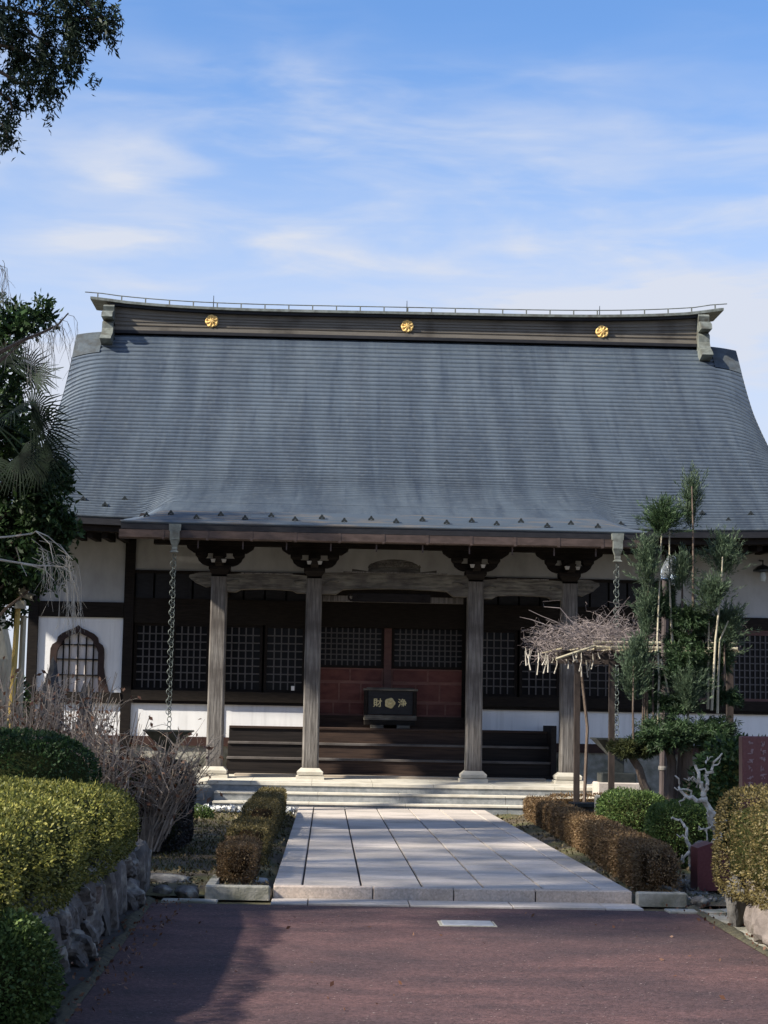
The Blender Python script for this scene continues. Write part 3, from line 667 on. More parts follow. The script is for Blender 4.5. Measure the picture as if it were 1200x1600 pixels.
# lattice bays
barv = MB().box(-.013, .013, -.012, .012, 0, 1).build('lattice_bar', m_lattice, None, (0, 0, 0)); barh = MB().box(0, 1, -.010, .010, -.012, .012).build('lattice_bar', m_lattice, None, (0, 0, 0))
proto = [barv, barh]
def bar(src, loc, parent, ln, axis):
    o = inst(src, loc, parent, name='lattice_bar'); o.scale = (1, 1, ln) if axis else (ln, 1, 1); return o
def lattice(x0, x1, z0, z1, nv, nh, y=WY+.06, fr=.055, m=m_darkwood, parent=None, red=False, fm=None):
    mb = MB(); fm = fm or m_darkwood
    mb.box(x0, x0+fr, y-.03, y+.03, z0, z1); mb.box(x1-fr, x1, y-.03, y+.03, z0, z1)
    mb.box(x0+fr+.001, x1-fr-.001, y-.028, y+.028, z0, z0+fr); mb.box(x0+fr+.001, x1-fr-.001, y-.028, y+.028, z1-fr, z1)
    d = mb.build('lattice_door', fm, parent or hall, (x0, y, z0))
    MB().box(x0+fr, x1-fr, y+.025, y+.032, z0+fr, z1-fr).build('pane', m_glass, d)
    for i in range(nv): bar(barv, (x0+fr+(x1-x0-2*fr)*(i+1)/(nv+1), y-.004, z0+fr), d, z1-z0-2*fr, 1)
    for i in range(nh): bar(barh, (x0+fr, y+.004, z0+fr+(z1-z0-2*fr)*(i+1)/(nh+1)), d, x1-x0-2*fr, 0)
    return d
def upper(x0, x1, transom=True):
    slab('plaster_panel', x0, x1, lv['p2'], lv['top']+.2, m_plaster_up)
    slab('beam', x0, x1, lv['t0'], lv['p2'], m_darkwood_h, WY-.03)
    nb = max(2, round((x1-x0)/.42)); w_ = (x1-x0)/nb
    for k in range(nb): slab('transom_board', x0+w_*k+.02, x0+w_*(k+1)-.02, lv['t1'], lv['t0'], m_fascia, WY+.02)
    slab('transom_backing', x0, x1, lv['t1'], lv['t0'], m_void, WY+.1, WY+.15)
    slab('beam', x0, x1, lv['l0'], lv['t1'], m_darkwood_h, WY-.02)
def lower(x0, x1):
    slab('sill', x0, x1, lv['s1']+.06, lv['l1'], m_darkwood_h, WY-.1); slab('sill', x0, x1, lv['s1'], lv['s1']+.058, m_darkwood_h, WY-.06)
    slab('plaster_panel', x0, x1, lv['w1'], lv['s1'], m_plaster); slab('rail', x0, x1, lv['r1'], lv['w1'], m_brownrail, WY-.03)
for i in (1, 2, 4, 5, 6):
    x0, x1 = span(i); w_ = x1-x0
    if i != 6:
        upper(x0, x1); lower(x0, x1)
        mid = (x0+x1)/2
        lattice(x0+.02, mid-.02, lv['l1'], lv['l0'], 4, 7); lattice(mid+.02, x1-.02, lv['l1'], lv['l0'], 4, 7, y=WY+.0)
    else:                                     # right wall: white panel above a lattice window
        q = Z_(1160, 965, WY); q2 = Z_(1160, 985, WY)
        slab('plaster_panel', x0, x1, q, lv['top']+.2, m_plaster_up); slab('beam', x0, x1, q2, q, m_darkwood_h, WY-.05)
        lower(x0, x1)
        slab('window_head', x0, x1, q2-.04, q2, m_redwood, WY-.04)
        lattice(x0+.06, x0+1.0, lv['l1'], q2-.045, 7, 8, fm=m_redwood); lattice(x0+1.04, x0+2.0, lv['l1'], q2-.045, 7, 8, y=WY+.0, fm=m_redwood)
        lattice(x0+2.04, x1-.02, lv['l1'], q2-.045, 4, 8, fm=m_redwood)
# centre bay: doors set back, red panelled foot
x0, x1 = span(3); DY = WY+.35
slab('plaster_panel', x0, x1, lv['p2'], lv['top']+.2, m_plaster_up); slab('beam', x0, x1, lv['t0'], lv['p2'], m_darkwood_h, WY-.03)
slab('transom_board', x0, x1, lv['l0'], lv['t0'], m_darkwood_h, WY+.1)
zt_, zm_, zb_ = Z_(612, 978, DY), Z_(612, 1045, DY), Z_(612, 1119, DY)
slab('door_head', x0, x1, zt_, lv['l0']+.0, m_darkwood_h, DY-.1, DY+.05)
VZ = 1.51
slab('threshold', x0-.1, x1+.1, VZ-.02, zb_, m_nosing if False else m_stairwood, DY-.15, DY+.1)
ms = X_(606, 1010, DY)
slab('door_stile', ms-.075, ms+.075, zb_, zt_, m_redwood, DY-.07, DY-.02)
m_redrail = mat('pale_red_rail', (.15, .062, .05), .6, (.22, .10, .08), 4, (1, 1, 3))  # lighter red for the rails around the darker panels
def reddoor(a, b):
    w_ = b-a
    d = lattice(a, b, zm_, zt_, max(6, int(w_/.13)), 6, y=DY)
    z = [zb_, zb_+(zm_-zb_)*.29, zb_+(zm_-zb_)*.70, zm_-.0]
    o = MB().box(a, b, DY-.02, DY+.02, zb_, zm_).build('door_panel', m_redrail, hall)
    for (j, nn) in ((0, 4), (1, 3), (2, 2)):
        for k in range(nn):
            MB().box(a+.035+(w_-.035)*k/nn, a+(w_-.035)*(k+1)/nn, DY-.036, DY-.022, z[j]+.035, z[j+1]-.03, .004).build('panel', m_redpanel, o)
reddoor(x0+.01, ms-.08); reddoor(ms+.08, x1-.01)
for xx in (x0+.005, x1-.005): slab('door_jamb', xx-.06, xx+.06, VZ, zt_, m_darkwood, WY+.3, DY+.0)
# small white paper tag on a lattice
MB().box(X_(455, 1076, WY), X_(460, 1076, WY), WY-.05, WY-.045, Z_(457, 1079, WY), Z_(457, 1072, WY)).build('paper_tag', m_plaster, hall)
# --- veranda and wooden stairs across the three bays
VX0, VX1 = colX[0]+.17, colX[3]-.17
slab('veranda_floor', VX0, VX1, VZ-.06, VZ, m_stairwood, 36.95, WY)
def stair(xa, xb, tone):
    z_t = VZ; n_ = 3
    zlev = [.64, .92, 1.21, VZ]
    ys = [36.05, 36.35, 36.65, 36.95]
    for k in range(3):
        o = MB().box(xa, xb, ys[k]+.03, WY-.1, zlev[k], zlev[k+1]-.045).build('stair_riser', tone, hall)
        MB().box(xa-.0, xb+.0, ys[k], ys[k]+.34, zlev[k+1]-.044, zlev[k+1], .008).build('stair_tread', m_nosing if k < 2 else m_stairwood, hall)
    MB().box(xa, xb, 36.0, WY-.1, .58, .64).build('stair_foot', tone, hall)
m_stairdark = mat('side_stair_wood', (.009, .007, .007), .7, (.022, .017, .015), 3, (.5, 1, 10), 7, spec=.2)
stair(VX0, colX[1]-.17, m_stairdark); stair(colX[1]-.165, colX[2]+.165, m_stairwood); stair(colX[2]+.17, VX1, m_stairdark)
for x in (VX1+.03,): MB().box(x-.05, x+.05, 36.0, 37.4, .6, 1.62).build('stair_string', m_stairdark, hall)
MB().box(colX[0]+.35, colX[3]-.35, 35.45, 35.85, .555, .615, .01).build('foot_board', mat('pale_board', (.38, .32, .25), .8, (.3, .25, .2), 4, (.5, 1, 1)), hall)

# --- ROOF
RY, EY, KY = 42.6, 35.75, 33.3
zE = Z_(130, 808, EY); zR = Z_(180, 521, RY)-.02; zK = Z_(400, 819.5, KY)
XC = (X_(125, 512, 43)+X_(1143, 542, 43))/2; WG = (X_(1143, 542, 43)-X_(125, 512, 43))/2
KXL, KXR = X_(188, 816, KY), X_(1012, 834, KY)
cc_ = .36
def zmain(u): q = 1-u; return zE+(zR-zE)*((1-cc_)*q+cc_*q*q)
U0 = .66; Y0 = RY-(RY-EY)*U0; Z0 = zmain(U0); sl0 = (zR-zE)/(RY-EY)*((1-cc_)+2*cc_*(1-U0)); sl1 = .34
def zkoh(Y):
    if Y >= Y0: return zmain((RY-Y)/(RY-EY))
    t = (Y0-Y)/(Y0-KY); D = Y0-KY
    return (2*t**3-3*t**2+1)*Z0+(t**3-2*t**2+t)*(-sl0*D)+(-2*t**3+3*t**2)*zK+(t**3-t**2)*(-sl1*D)
def sst(a, b, x): t = min(1, max(0, (x-a)/(b-a))); return t*t*(3-2*t)
zg = Z_(1170, 672, 39.5)
ug = .50
def half(u):                                # half width of the front slope
    base = WG+.10*min(u/ug, 1)+.2*max(0, min(1, (u-.12)/.5))**2
    return base+(max(0, u-.50)**1.7)*7.2
def surf(x, Y):
    u = (RY-Y)/(RY-EY); a = abs(x-XC)
    b = sst(KXL, KXL+.75, x)*(1-sst(KXR-.75, KXR, x))
    if u <= 1: zm = zmain(u); z = zm+(zkoh(Y)-zm)*b
    else:
        fade = (Y-KY)/(EY-KY); z = zkoh(Y)-(1-b)*(zkoh(EY)-zE)*fade**.8
    w = half(min(u, 1)); roll = max(0, (a-(w-.95))/.95); fade = 1-sst(.42, .72, u)
    z -= .34*roll**2.2*fade*(.25+.75*sst(0, .25, u))
    z += .22*max(0, (a-4.5)/5.5)**2*sst(.5, 1, u)
    return z
NC = 54; NK = 22
roof = MB().box(XC-WG+.9, XC+WG-.9, RY-.2, RY+1.0, zR-.4, zR-.1).build('roof', m_roof, hall)
def course(Ya, Yb, xa0, xa1, xb0, xb1, lip, m):
    n_ = 92; V = []
    for (Y, a0, a1, dz, Yz) in ((Ya, xa0, xa1, -.004, Ya), (Yb+.012, xb0, xb1, lip, Yb+.012), (Yb, xb0, xb1, lip*.8, Yb), (Yb, xb0, xb1, lip*.1, Yb), (Yb+.03, xb0, xb1, -.03, Yb)):
        for i in range(n_+1):
            s_ = i/n_; s_ = s_+.045*math.sin(2*math.pi*s_*1)*-1*.6     # denser near both ends
            x = a0+(a1-a0)*s_; V.append((x, Y, surf(x, Yz)+dz))
    f = [(k*(n_+1)+i, (k+1)*(n_+1)+i, (k+1)*(n_+1)+i+1, k*(n_+1)+i+1) for k in range(4) for i in range(n_)]
    mb = MB(); mb.add(V, f); o = mb.build('roof_course', m, roof); 
    for k in range(n_): o.data.polygons[k].use_smooth = True
    return o
dY = (RY-EY)/NC
for j in range(NC):
    Ya, Yb = RY-dY*j, RY-dY*(j+1); ua, ub = j/NC, (j+1)/NC
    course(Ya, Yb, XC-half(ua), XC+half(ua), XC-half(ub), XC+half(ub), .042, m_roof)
dK = (EY-KY)/NK
for j in range(NK):
    Ya, Yb = EY-dK*j, EY-dK*(j+1)
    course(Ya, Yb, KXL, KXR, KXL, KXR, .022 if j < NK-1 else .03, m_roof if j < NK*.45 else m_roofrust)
# verge edge skirts, gables, hip sides, back slope
for sg in (-1, 1):
    mb = MB(); V = []; n_ = 27
    for j in range(n_+1):
        u = j/54; Y = RY-(RY-EY)*u; x = XC+sg*(half(u)+.012); z = surf(XC+sg*half(u), Y)
        V += [(x, Y, z+.01), (x-sg*.02, Y+.02, z-.16), (x-sg*.35, Y+.05, z-.18)]
    mb.add(V, [(3*i+k, 3*i+3+k, 3*i+4+k, 3*i+1+k) for i in range(n_) for k in (0, 1)]); mb.build('verge', m_copper, roof)
for sg in (-1, 1):
    mb = MB()
    # side (hip) slope and gable wall
    ul = list(np.linspace(.46, 1.0, 28)); A = []; B = []
    for u in ul:
        Y = RY-(RY-EY)*u; x = XC+sg*half(u); z = surf(x, Y)-.22; A.append((x, Y, z)); B.append((x, 86.0-Y, z))
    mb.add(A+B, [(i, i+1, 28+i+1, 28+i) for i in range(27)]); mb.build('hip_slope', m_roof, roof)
mb = MB(); n_ = 14; V = []
for j in range(n_+1):
    u = j/n_; Y = RY-(RY-EY)*u; x = half(u); z = zmain(u); V += [(XC-x, 86-Y, z-.02), (XC+x, 86-Y, z-.02)]
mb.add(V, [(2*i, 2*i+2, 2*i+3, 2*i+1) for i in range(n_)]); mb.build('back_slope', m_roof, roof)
for sg in (-1, 1):
    mb = MB(); x = XC+sg*(WG-.35); pts = [(RY-(RY-EY)*u, zmain(u)-.25) for u in (0, .2, .4, .55)]
    poly = pts+[(86-p[0], p[1]) for p in pts[::-1]]
    mb.prismx(poly, x-.05, x+.05); mb.build('gable_wall', m_plaster_up, roof)
m_vcap = mat('stained_verge_copper', (.055, .068, .08), .6, (.09, .105, .115), 5, detail=8, metal=.1, col3=(.05, .052, .05), s3=4, c3=(.45, .7))
# plain patches beside the ridge ends
for sg, pa, pb in ((-1, 125, 165), (1, 1108, 1143)):
    xa, xb = XC+sg*(WG+.02), XC+sg*(WG-.6); V = []; 
    for k in range(8):
        Y = RY-.6+.10*k
        for q in range(6):
            x = xa+(xb-xa)*q/5; V.append((x, Y, surf(x, min(Y, RY))+.055+max(0, Y-RY)*.3))
    mb = MB(); mb.add(V, [(6*i+q, 6*i+q+1, 6*i+q+7, 6*i+q+6) for i in range(7) for q in range(5)]); mb.build('verge_cap', m_vcap, roof)
# snow guards
sg_px = [(87, 787, 36.5), (130, 779, 36.8), (164, 788, 36.5), (195, 779, 36.8), (1097, 801, 36.8), (1138, 812, 36.5), (1173, 802, 36.8)]
gm = MB(); gm.prism([(-.055, 0), (-.055, .03), (-.03, .05), (-.012, .085), (.012, .085), (.03, .05), (.055, .03), (.055, 0), (.03, 0), (.0, .03), (-.03, 0)][::-1], -.02, .02); gm.box(-.012, .012, 0, .12, -.01, .012)
g0 = gm.build('snow_guard', m_bronze, roof, (0, 0, 0))
def guard(px, py, hi):
    # walk down the ray until it meets the roof surface
    best = None
    for Y in np.linspace(33.35, 38.5, 300):
        p = at(px, py, Y)
        if p.z >= 99: break
        if (Y < EY and not (KXL < p.x < KXR)): continue
        if p.z <= surf(p.x, Y)+.02: best = p; break
    return best
kp = [(229, 804), (267, 801), (307, 807.5), (345, 803), (383, 809), (424, 805), (461, 811), (503, 808), (538, 813), (580, 810), (619, 814), (660, 811), (698, 816), (737, 813), (776, 818), (814, 814), (855, 821), (892, 817), (934, 822), (970, 818)]
first = True
for (px, py) in [(a, b) for a, b, _ in sg_px]+kp:
    p = guard(px, py+3, 0)
    if p is None: continue
    loc = (p.x, p.y, surf(p.x, p.y)+.015)
    if first: g0.location = Vector(loc)-wl(roof); first = False
    else: inst(g0, loc, roof)
# --- ridge
rl = [(150, 474), (180, 479), (250, 484), (331, 489), (480, 494), (636, 497), (780, 499), (941, 501), (1040, 500), (1090, 497), (1115, 494)]
RF = 42.55
rp = [at(px, py, RF) for px, py in rl]; rx_ = [p.x for p in rp]; rz_ = [p.z for p in rp]
co_ = np.polyfit(rx_, rz_, 4); zrt = lambda x: float(np.polyval(co_, x))
zrb = Z_(620, 530.5, RF)
rL, rRr = X_(176, 500, RF), X_(1092, 520, RF)
def sweep(prof, xa, xb, name, m, parent, n_=36, zfun=None):
    """prof: list of (y, f) with f(x)->z"""
    V = []; k = len(prof)
    for i in range(n_+1):
        x = xa+(xb-xa)*i/n_
        for (y, fz_) in prof: V.append((x, y, fz_(x)))
    f = [(i*k+j, (i+1)*k+j, (i+1)*k+(j+1) % k, i*k+(j+1) % k) for i in range(n_) for j in range(k)]
    f += [tuple(range(k)), tuple(n_*k+j for j in range(k-1, -1, -1))]
    mb = MB(); mb.add(V, f); return mb.build(name, m, parent)
ridge = sweep([(RF, lambda x: zrb+.16), (RF, lambda x: zrt(x)-.02), (RF+.8, lambda x: zrt(x)-.02), (RF+.8, lambda x: zrb+.1)], rL, rRr, 'ridge', m_ridge, hall)
sweep([(RF-.10, lambda x: zrb-.02), (RF-.10, lambda x: zrb+.05), (RF+.9, lambda x: zrb+.05), (RF+.9, lambda x: zrb-.02)], rL, rRr, 'ridge_foot', m_fascia, ridge)
sweep([(RF-.07, lambda x: zrb+.052), (RF-.07, lambda x: zrb+.14), (RF+.9, lambda x: zrb+.14), (RF+.9, lambda x: zrb+.052)], rL, rRr, 'ridge_band', m_ridge, ridge)
for k in range(4):
    fr = lambda x, q: (zrb+.16)+(zrt(x)-.06-zrb-.16)*q
    sweep([(RF-.022, lambda x, k=k: fr(x, .08+.22*k)), (RF-.022, lambda x, k=k: fr(x, .08+.22*k)+.045), (RF+.02, lambda x, k=k: fr(x, .08+.22*k)+.045), (RF+.02, lambda x, k=k: fr(x, .08+.22*k))], rL, rRr, 'ridge_band', m_ridge, ridge)
sweep([(RF-.14, lambda x: zrt(x)-.02), (RF-.14, lambda x: zrt(x)+.04), (RF+.94, lambda x: zrt(x)+.04), (RF+.94, lambda x: zrt(x)-.02)], rL-.05, rRr+.05, 'ridge_band', m_fascia, ridge)
cL, cR = X_(141, 468, RF-.2), X_(1131, 490, RF-.2)
def ztc(x): 
    return zrt(min(max(x, rL-.1), rRr+.1))+.045+(.03*max(0, rL-x)/.3 if x < rL else (.05*max(0, x-rRr)/.3 if x > rRr else 0))
sweep([(RF-.2, ztc), (RF-.2, lambda x: ztc(x)+.06), (RF+.2, lambda x: ztc(x)+.15), (RF+.6, lambda x: ztc(x)+.15), (RF+1.0, lambda x: ztc(x)+.06), (RF+1.0, ztc)], cL, cR, 'ridge_cap', m_copper, ridge)
# lightning conductor wire on little holders, three rods
wy = RF+.2; xs_ = np.linspace(X_(133, 456, wy), X_(1136, 484, wy), 40)
mb = MB(); mb.tube([(x, wy, ztc(min(max(x, cL), cR))+.25) for x in xs_], .013, 5); mb.build('conductor_wire', m_copper, ridge)
h0 = MB().box(-.014, .014, -.014, .014, -.12, 0).build('wire_holder', m_copper, ridge, (0, 0, 0)); hx = np.linspace(cL+.12, cR-.12, 27)
for i, x in enumerate(hx):
    loc = (x, wy, ztc(x)+.25)
    if i == 0: h0.location = Vector(loc)-wl(ridge)
    else: inst(h0, loc, ridge)
for px, py in ((334, 462), (636, 470), (937, 478)):
    p = at(px, py, wy); mb = MB(); mb.tube([(p.x, wy, ztc(p.x)+.1), (p.x, wy, p.z)], [.014, .007], 5); mb.build('lightning_rod', m_bronze, ridge)
# gold flower crests
for px, py, seed in ((331, 501.5, 0), (636.5, 509.5, 1), (941, 518, 2)):
    p = at(px, py, RF-.08); V = []; n_ = 40; f = []
    rr = [.155*(.9+.1*abs(math.sin(5*math.pi*2*j/n_/2))) for j in range(n_)]
    if seed == 1: rr = [.15*(.97+.03*math.cos(8*2*math.pi*j/n_)) for j in range(n_)]
    for k, (q, y) in enumerate(((1, .03), (1, 0), (.86, -.018), (.6, -.01), (.34, -.022), (.15, -.028))):
        V += [(p.x+rr[j]*q*math.cos(2*math.pi*j/n_), p.y+y+(.014*math.cos(8*2*math.pi*j/n_) if 1 < k < 5 else 0), p.z+rr[j]*q*math.sin(2*math.pi*j/n_)) for j in range(n_)]
    V.append((p.x, p.y-.028, p.z))
    f = [(k*n_+j, k*n_+(j+1) % n_, (k+1)*n_+(j+1) % n_, (k+1)*n_+j) for k in range(5) for j in range(n_)]+[(5*n_+j, 5*n_+(j+1) % n_, 6*n_) for j in range(n_)]
    mb = MB(); mb.add(V, f); mb.build('gold_crest', m_gold, ridge)
# ridge end ornaments: stepped scrolls
for (pxc, ytop, ybot, sg) in ((169, 474, 540, -1), (1100, 489, 566, 1)):
    xc = X_(pxc, (ytop+ybot)/2, RF-.25); zt_, zb_ = Z_(pxc, ytop, RF-.25), Z_(pxc, ybot, RF-.25); h_ = zt_-zb_
    yf = RF-.25; w_ = .125
    mb = MB()
    mb.prismx([(yf+.05, zb_+h_*.98), (yf-.02, zb_+h_*.93), (yf+.02, zb_+h_*.82), (yf-.12, zb_+h_*.80), (yf-.30, zb_+h_*.72), (yf-.34, zb_+h_*.62), (yf+.06, zb_+h_*.61), (yf+.02, zb_+h_*.5), (RF+.9, zb_+h_*.5), (RF+.9, zb_+h_*.98)][::-1], xc-w_, xc+w_)
    mb.prismx([(yf+.02, zb_+h_*.58), (yf-.06, zb_+h_*.53), (yf-.06, zb_+h_*.4), (yf-.16, zb_+h_*.26), (yf-.40, zb_+h_*.14), (yf-.46, zb_+h_*.08), (yf-.05, zb_+h_*.0), (yf+.6, zb_+h_*.1), (RF+.8, zb_+h_*.5)][::-1], xc-w_*1.05, xc+w_*1.0)
    mb.box(xc-w_*.85, xc+w_*.85, yf-.015, yf+.05, zb_+h_*.635, zb_+h_*.655)
    mb.build('ridge_end_ornament', m_copper, ridge)
# --- eaves
def eave(xa, xb, Y, z, tag_=''):
    # z is the roof underside height at x (function)
    n_ = 20
    def strip(y0, y1, t, b, name, m):
        V = []; 
        for i in range(n_+1):
            x = xa+(xb-xa)*i/n_; q = z(x); V += [(x, y0, q-t), (x, y1, q-t), (x, y1, q-b), (x, y0, q-b)]
        f = [(i*4+j, i*4+(j+1) % 4, (i+1)*4+(j+1) % 4, (i+1)*4+j) for i in range(n_) for j in range(4)]+[(0, 1, 2, 3), (n_*4+3, n_*4+2, n_*4+1, n_*4)]
        mb = MB(); mb.add(V, f); mb.build(name, m, hall)
    return strip
ze = lambda x: surf(x, EY)+.0
for xa, xb in ((XC-half(1), KXL+.02), (KXR-.02, XC+half(1))):
    st_ = eave(xa, xb, EY, ze)
    st_(EY+.02, EY+.30, .0, .15, 'eave_fascia', m_fascia); st_(EY+.12, EY+.40, .152, .27, 'eave_board', m_darkwood_h)
    st_(EY+.32, WY+.3, .10, .13, 'soffit', m_darkwood_h)
zk = lambda x: surf(x, KY)+.0
st_ = eave(KXL+.01, KXR-.01, KY, zk)
st_(KY+.02, KY+.3, 0.0, .125, 'eave_fascia', m_fascia)
# soffit of the porch roof follows the slope
mb = MB(); V = []; ys_ = np.linspace(KY+.3, WY+.3, 8)
for Y in ys_:
    for q in range(25):
        x = KXL+.02+(KXR-KXL-.04)*q/24; V.append((x, Y, surf(x, Y)-(.13 if Y < EY-.1 else .2)))
mb.add(V, [(25*i+q, 25*i+q+1, 25*i+q+26, 25*i+q+25) for i in range(7) for q in range(24)]); mb.build('soffit', m_darkwood_h, hall)
for x in (KXL+.04, KXR-.04):                   # closing boards at the porch roof sides
    pts = [(Y, surf(x, Y)-.02) for Y in np.linspace(KY+.03, EY+.2, 8)]
    mb = MB(); mb.prismx(pts+[(Y, z-.2) for Y, z in pts[::-1]], x-.03, x+.03); mb.build('barge_board', m_fascia, hall)
# rafters
rf0 = None
x = XC-half(1)+.4
while x < XC+half(1)-.4:
    if not (KXL-.05 < x < KXR+.05):
        q = ze(x)
        mb = MB(); mb.prismx([(EY+.32, q-.27), (EY+.32, q-.385), (WY+.1, q-.33), (WY+.1, q-.16)], x-.055, x+.055); mb.build('rafter', m_darkwood, hall)
    x += .285
x = KXL+.2
while x < KXR-.1:
    mb = MB(); mb.prismx([(KY+.45, zk(x)-.14), (KY+.45, zk(x)-.24), (CY+.3, zkoh(CY+.3)-.26), (CY+.3, zkoh(CY+.3)-.15)], x-.045, x+.045); mb.build('rafter', m_darkwood, hall); x += .28
# gutter along the porch eave
gz1 = zk(0)-.135; gz0 = gz1-.155
gx = np.linspace(KXL-.02, KXR-.03, 13); gut = None
gt = MB().box(gx[0], gx[0]+.001, KY+.0, KY+.001, gz0, gz0+.001).build('gutter', m_gutter, hall)
for i in range(12):
    mb = MB(); a, b = gx[i]+.004, gx[i+1]-.004
    mb.prismx([(KY+.02, gz1), (KY-.02, gz1), (KY-.02, gz0+.02), (KY+.0, gz0), (KY+.13, gz0), (KY+.15, gz1)][::-1], a, b); mb.build('gutter_length', m_gutter, gt)
    MB().box(b-.02, b+.028, KY-.026, KY+.155, gz0-.006, gz1+.004).build('gutter_joint', m_gutter, gt)
for px in (310, 380, 448, 517, 588, 660, 733, 800, 865, 930):
    x = X_(px, 850, KY+.2); MB().box(x-.012, x+.012, KY+.1, KY+.13, gz0-.15, gz0).build('gutter_strap', m_gutter, gt)
# rain heads
heads = []
for px in (273.5, 965):
    x = X_(px, 830 if px < 500 else 846, KY-.05)
    mb = MB(); cy = KY-.03
    mb.frus(x, cy, gz1-.02, zk(x)-.03, .10, .108, .08, .08); mb.frus(x, cy, gz0-.02, gz1-.022, .085, .085, .09, .09)
    mb.frus(x, cy, gz0-.15, gz0-.022, .045, .088, .045, .088); mb.frus(x, cy, gz0-.2, gz0-.15, .05, .05); mb.frus(x, cy, gz0-.25, gz0-.2, .08, .04)
    mb.build('rain_head', m_copper, hall); heads.append((x, cy, gz0-.27))
# camera-dome / lantern bracket on the right wall
p = at(1192, 893, WY-.3)
t = empty('wall_lantern', p, 'dark metal lantern hanging on the white wall at far right', 'lantern')
mb = MB(); mb.lathe(p.x, p.y, [(p.z+.14, .02), (p.z+.1, .12), (p.z+.03, .2), (p.z+.0, .2), (p.z-.02, .08)], 12); mb.tube([(p.x, p.y, p.z+.1), (p.x, p.y, p.z+.22), (p.x, WY, p.z+.25)], .02, 6); mb.build('hood', m_bronze, t)
mb = MB(); mb.lathe(p.x, p.y, [(p.z-.02, .05), (p.z-.12, .07), (p.z-.2, .05)], 10); mb.build('glass', m_lampglass, t)

# ================================================================== THINGS AT THE HALL
# rain chains and basins
for (hx_, hy_, hz_), side, ybot in ((heads[0], 'left', 1141), (heads[1], 'right', 1151)):
    t = empty('rain_chain', (hx_, hy_, hz_), f'green ringed rain chain hanging from the {side} end of the porch gutter', 'rain chain')
    mb = MB(); nseg = 12; rr_ = .042; V = []
    for i in range(nseg):
        a = 2*math.pi*i/nseg
        for j in range(5):
            b = 2*math.pi*j/5; r_ = rr_+.0075*math.cos(b); V.append((r_*math.cos(a),   .0075*math.sin(b), r_*1.15*math.sin(a)))
    mb.add(V, [(i*5+j, ((i+1) % nseg)*5+j, ((i+1) % nseg)*5+(j+1) % 5, i*5+(j+1) % 5) for i in range(nseg) for j in range(5)])
    l0 = mb.build('chain_ring', m_chain, t, (0, 0, 0)); z = hz_-.05; k = 0; zend = 1.42
    while z > zend:
        if k == 0: l0.location = Vector((hx_, hy_, z))-wl(t); l0.rotation_euler.z = .9
        else: inst(l0, (hx_+.004*math.sin(k), hy_, z), t, rz=(.75 if k % 2 else -.75)+random.uniform(-.2, .2))
        if k > 0 and z > zend+.35 and k % 2: inst(l0, (hx_+.025*(-1)**k, hy_+.01, z-.04), t, rz=(.4 if k % 2 else -.5))
        z -= .088; k += 1
    bx = hx_; by = hy_
    t = empty('rain_basin', (bx, by, .05), f'dark bronze flared rain basin under the {side} rain chain on a granite block', 'basin')
    mb = MB(); zr = 1.42
    mb.frus(bx, by, zr-.32, zr-.03, .13, .40, .13, .40); mb.frus(bx, by, zr-.03, zr, .42, .42, .42, .42); mb.build('bowl', m_bronze, t)
    MB().box(bx-.12, bx+.12, by-.12, by+.12, zr-.62, zr-.31, .01).build('stem', m_bronze, t)
    MB().box(bx-.31, bx+.31, by-.28, by+.28, .64, zr-.61, .02).build('foot', m_bronze, t)
    MB().box(bx-.38, bx+.40, by-.36, by+.36, .05, .64, .02).build('plinth', m_slab if side == 'left' else m_granite, t)
# offertory box
bx0, bx1 = X_(569, 1100, 37.1), X_(651, 1100, 37.1); by = 37.05; zt_ = Z_(610, 1074.5, by); zb_ = VZ
t = empty('offertory_box', ((bx0+bx1)/2, by+.25, VZ), 'black wooden offertory box with gilded crest and two gilded characters on the veranda', 'offertory box')
hb = zt_-zb_
MB().box(bx0+.07, bx1-.07, by+.04, by+.5, zb_+hb*.34, zt_-.05, .01).build('body', m_fascia, t)
for (a, b) in ((bx0, bx0+.07), (bx1-.07, bx1)): MB().box(a, b, by, by+.54, zb_+hb*.26, zt_-.06, .01).build('side_board', m_darkwood, t)
MB().box(bx0-.02, bx1+.02, by-.02, by+.56, zt_-.058, zt_-.02, .008).build('rim', m_greybeam, t)
for k in range(6): MB().box(bx0+.05, bx1-.05, by+.03+.09*k, by+.07+.09*k, zt_-.019, zt_).build('slat', m_greybeam, t)
MB().box(bx0+.0, bx1+.0, by-.02, by+.54, zb_+hb*.2, zb_+hb*.32, .01).build('base_band', m_greybeam, t)
MB().box(bx0+.01, bx1-.03, by-.03, by+.53, zb_+hb*.08, zb_+hb*.19, .01).build('base_band', m_darkwood_h, t)
for q in (.25, .75): MB().box(bx0+(bx1-bx0)*q-.13, bx0+(bx1-bx0)*q+.13, by-.04, by+.5, zb_, zb_+hb*.075, .005).build('foot', m_greybeam, t)
cxb = (bx0+bx1)/2; czb = zb_+hb*.62
mb = MB(); n_ = 30; V = []
for q, y in ((1, .0), (1, -.015), (.7, -.03), (.45, -.012), (.25, -.03)):
    V += [(cxb-.01+.11*q*(.93+.07*math.cos(5*2*math.pi*j/n_))*math.cos(2*math.pi*j/n_), by+.038+y, czb+.108*q*(.93+.07*math.cos(5*2*math.pi*j/n_))*math.sin(2*math.pi*j/n_)) for j in range(n_)]
V.append((cxb-.01, by+.0, czb)); mb.add(V, [(k*n_+j, k*n_+(j+1) % n_, (k+1)*n_+(j+1) % n_, (k+1)*n_+j) for k in range(4) for j in range(n_)]+[(4*n_+j, 4*n_+(j+1) % n_, 5*n_) for j in range(n_)])
mb.build('gilt_crest', m_goldold, t)
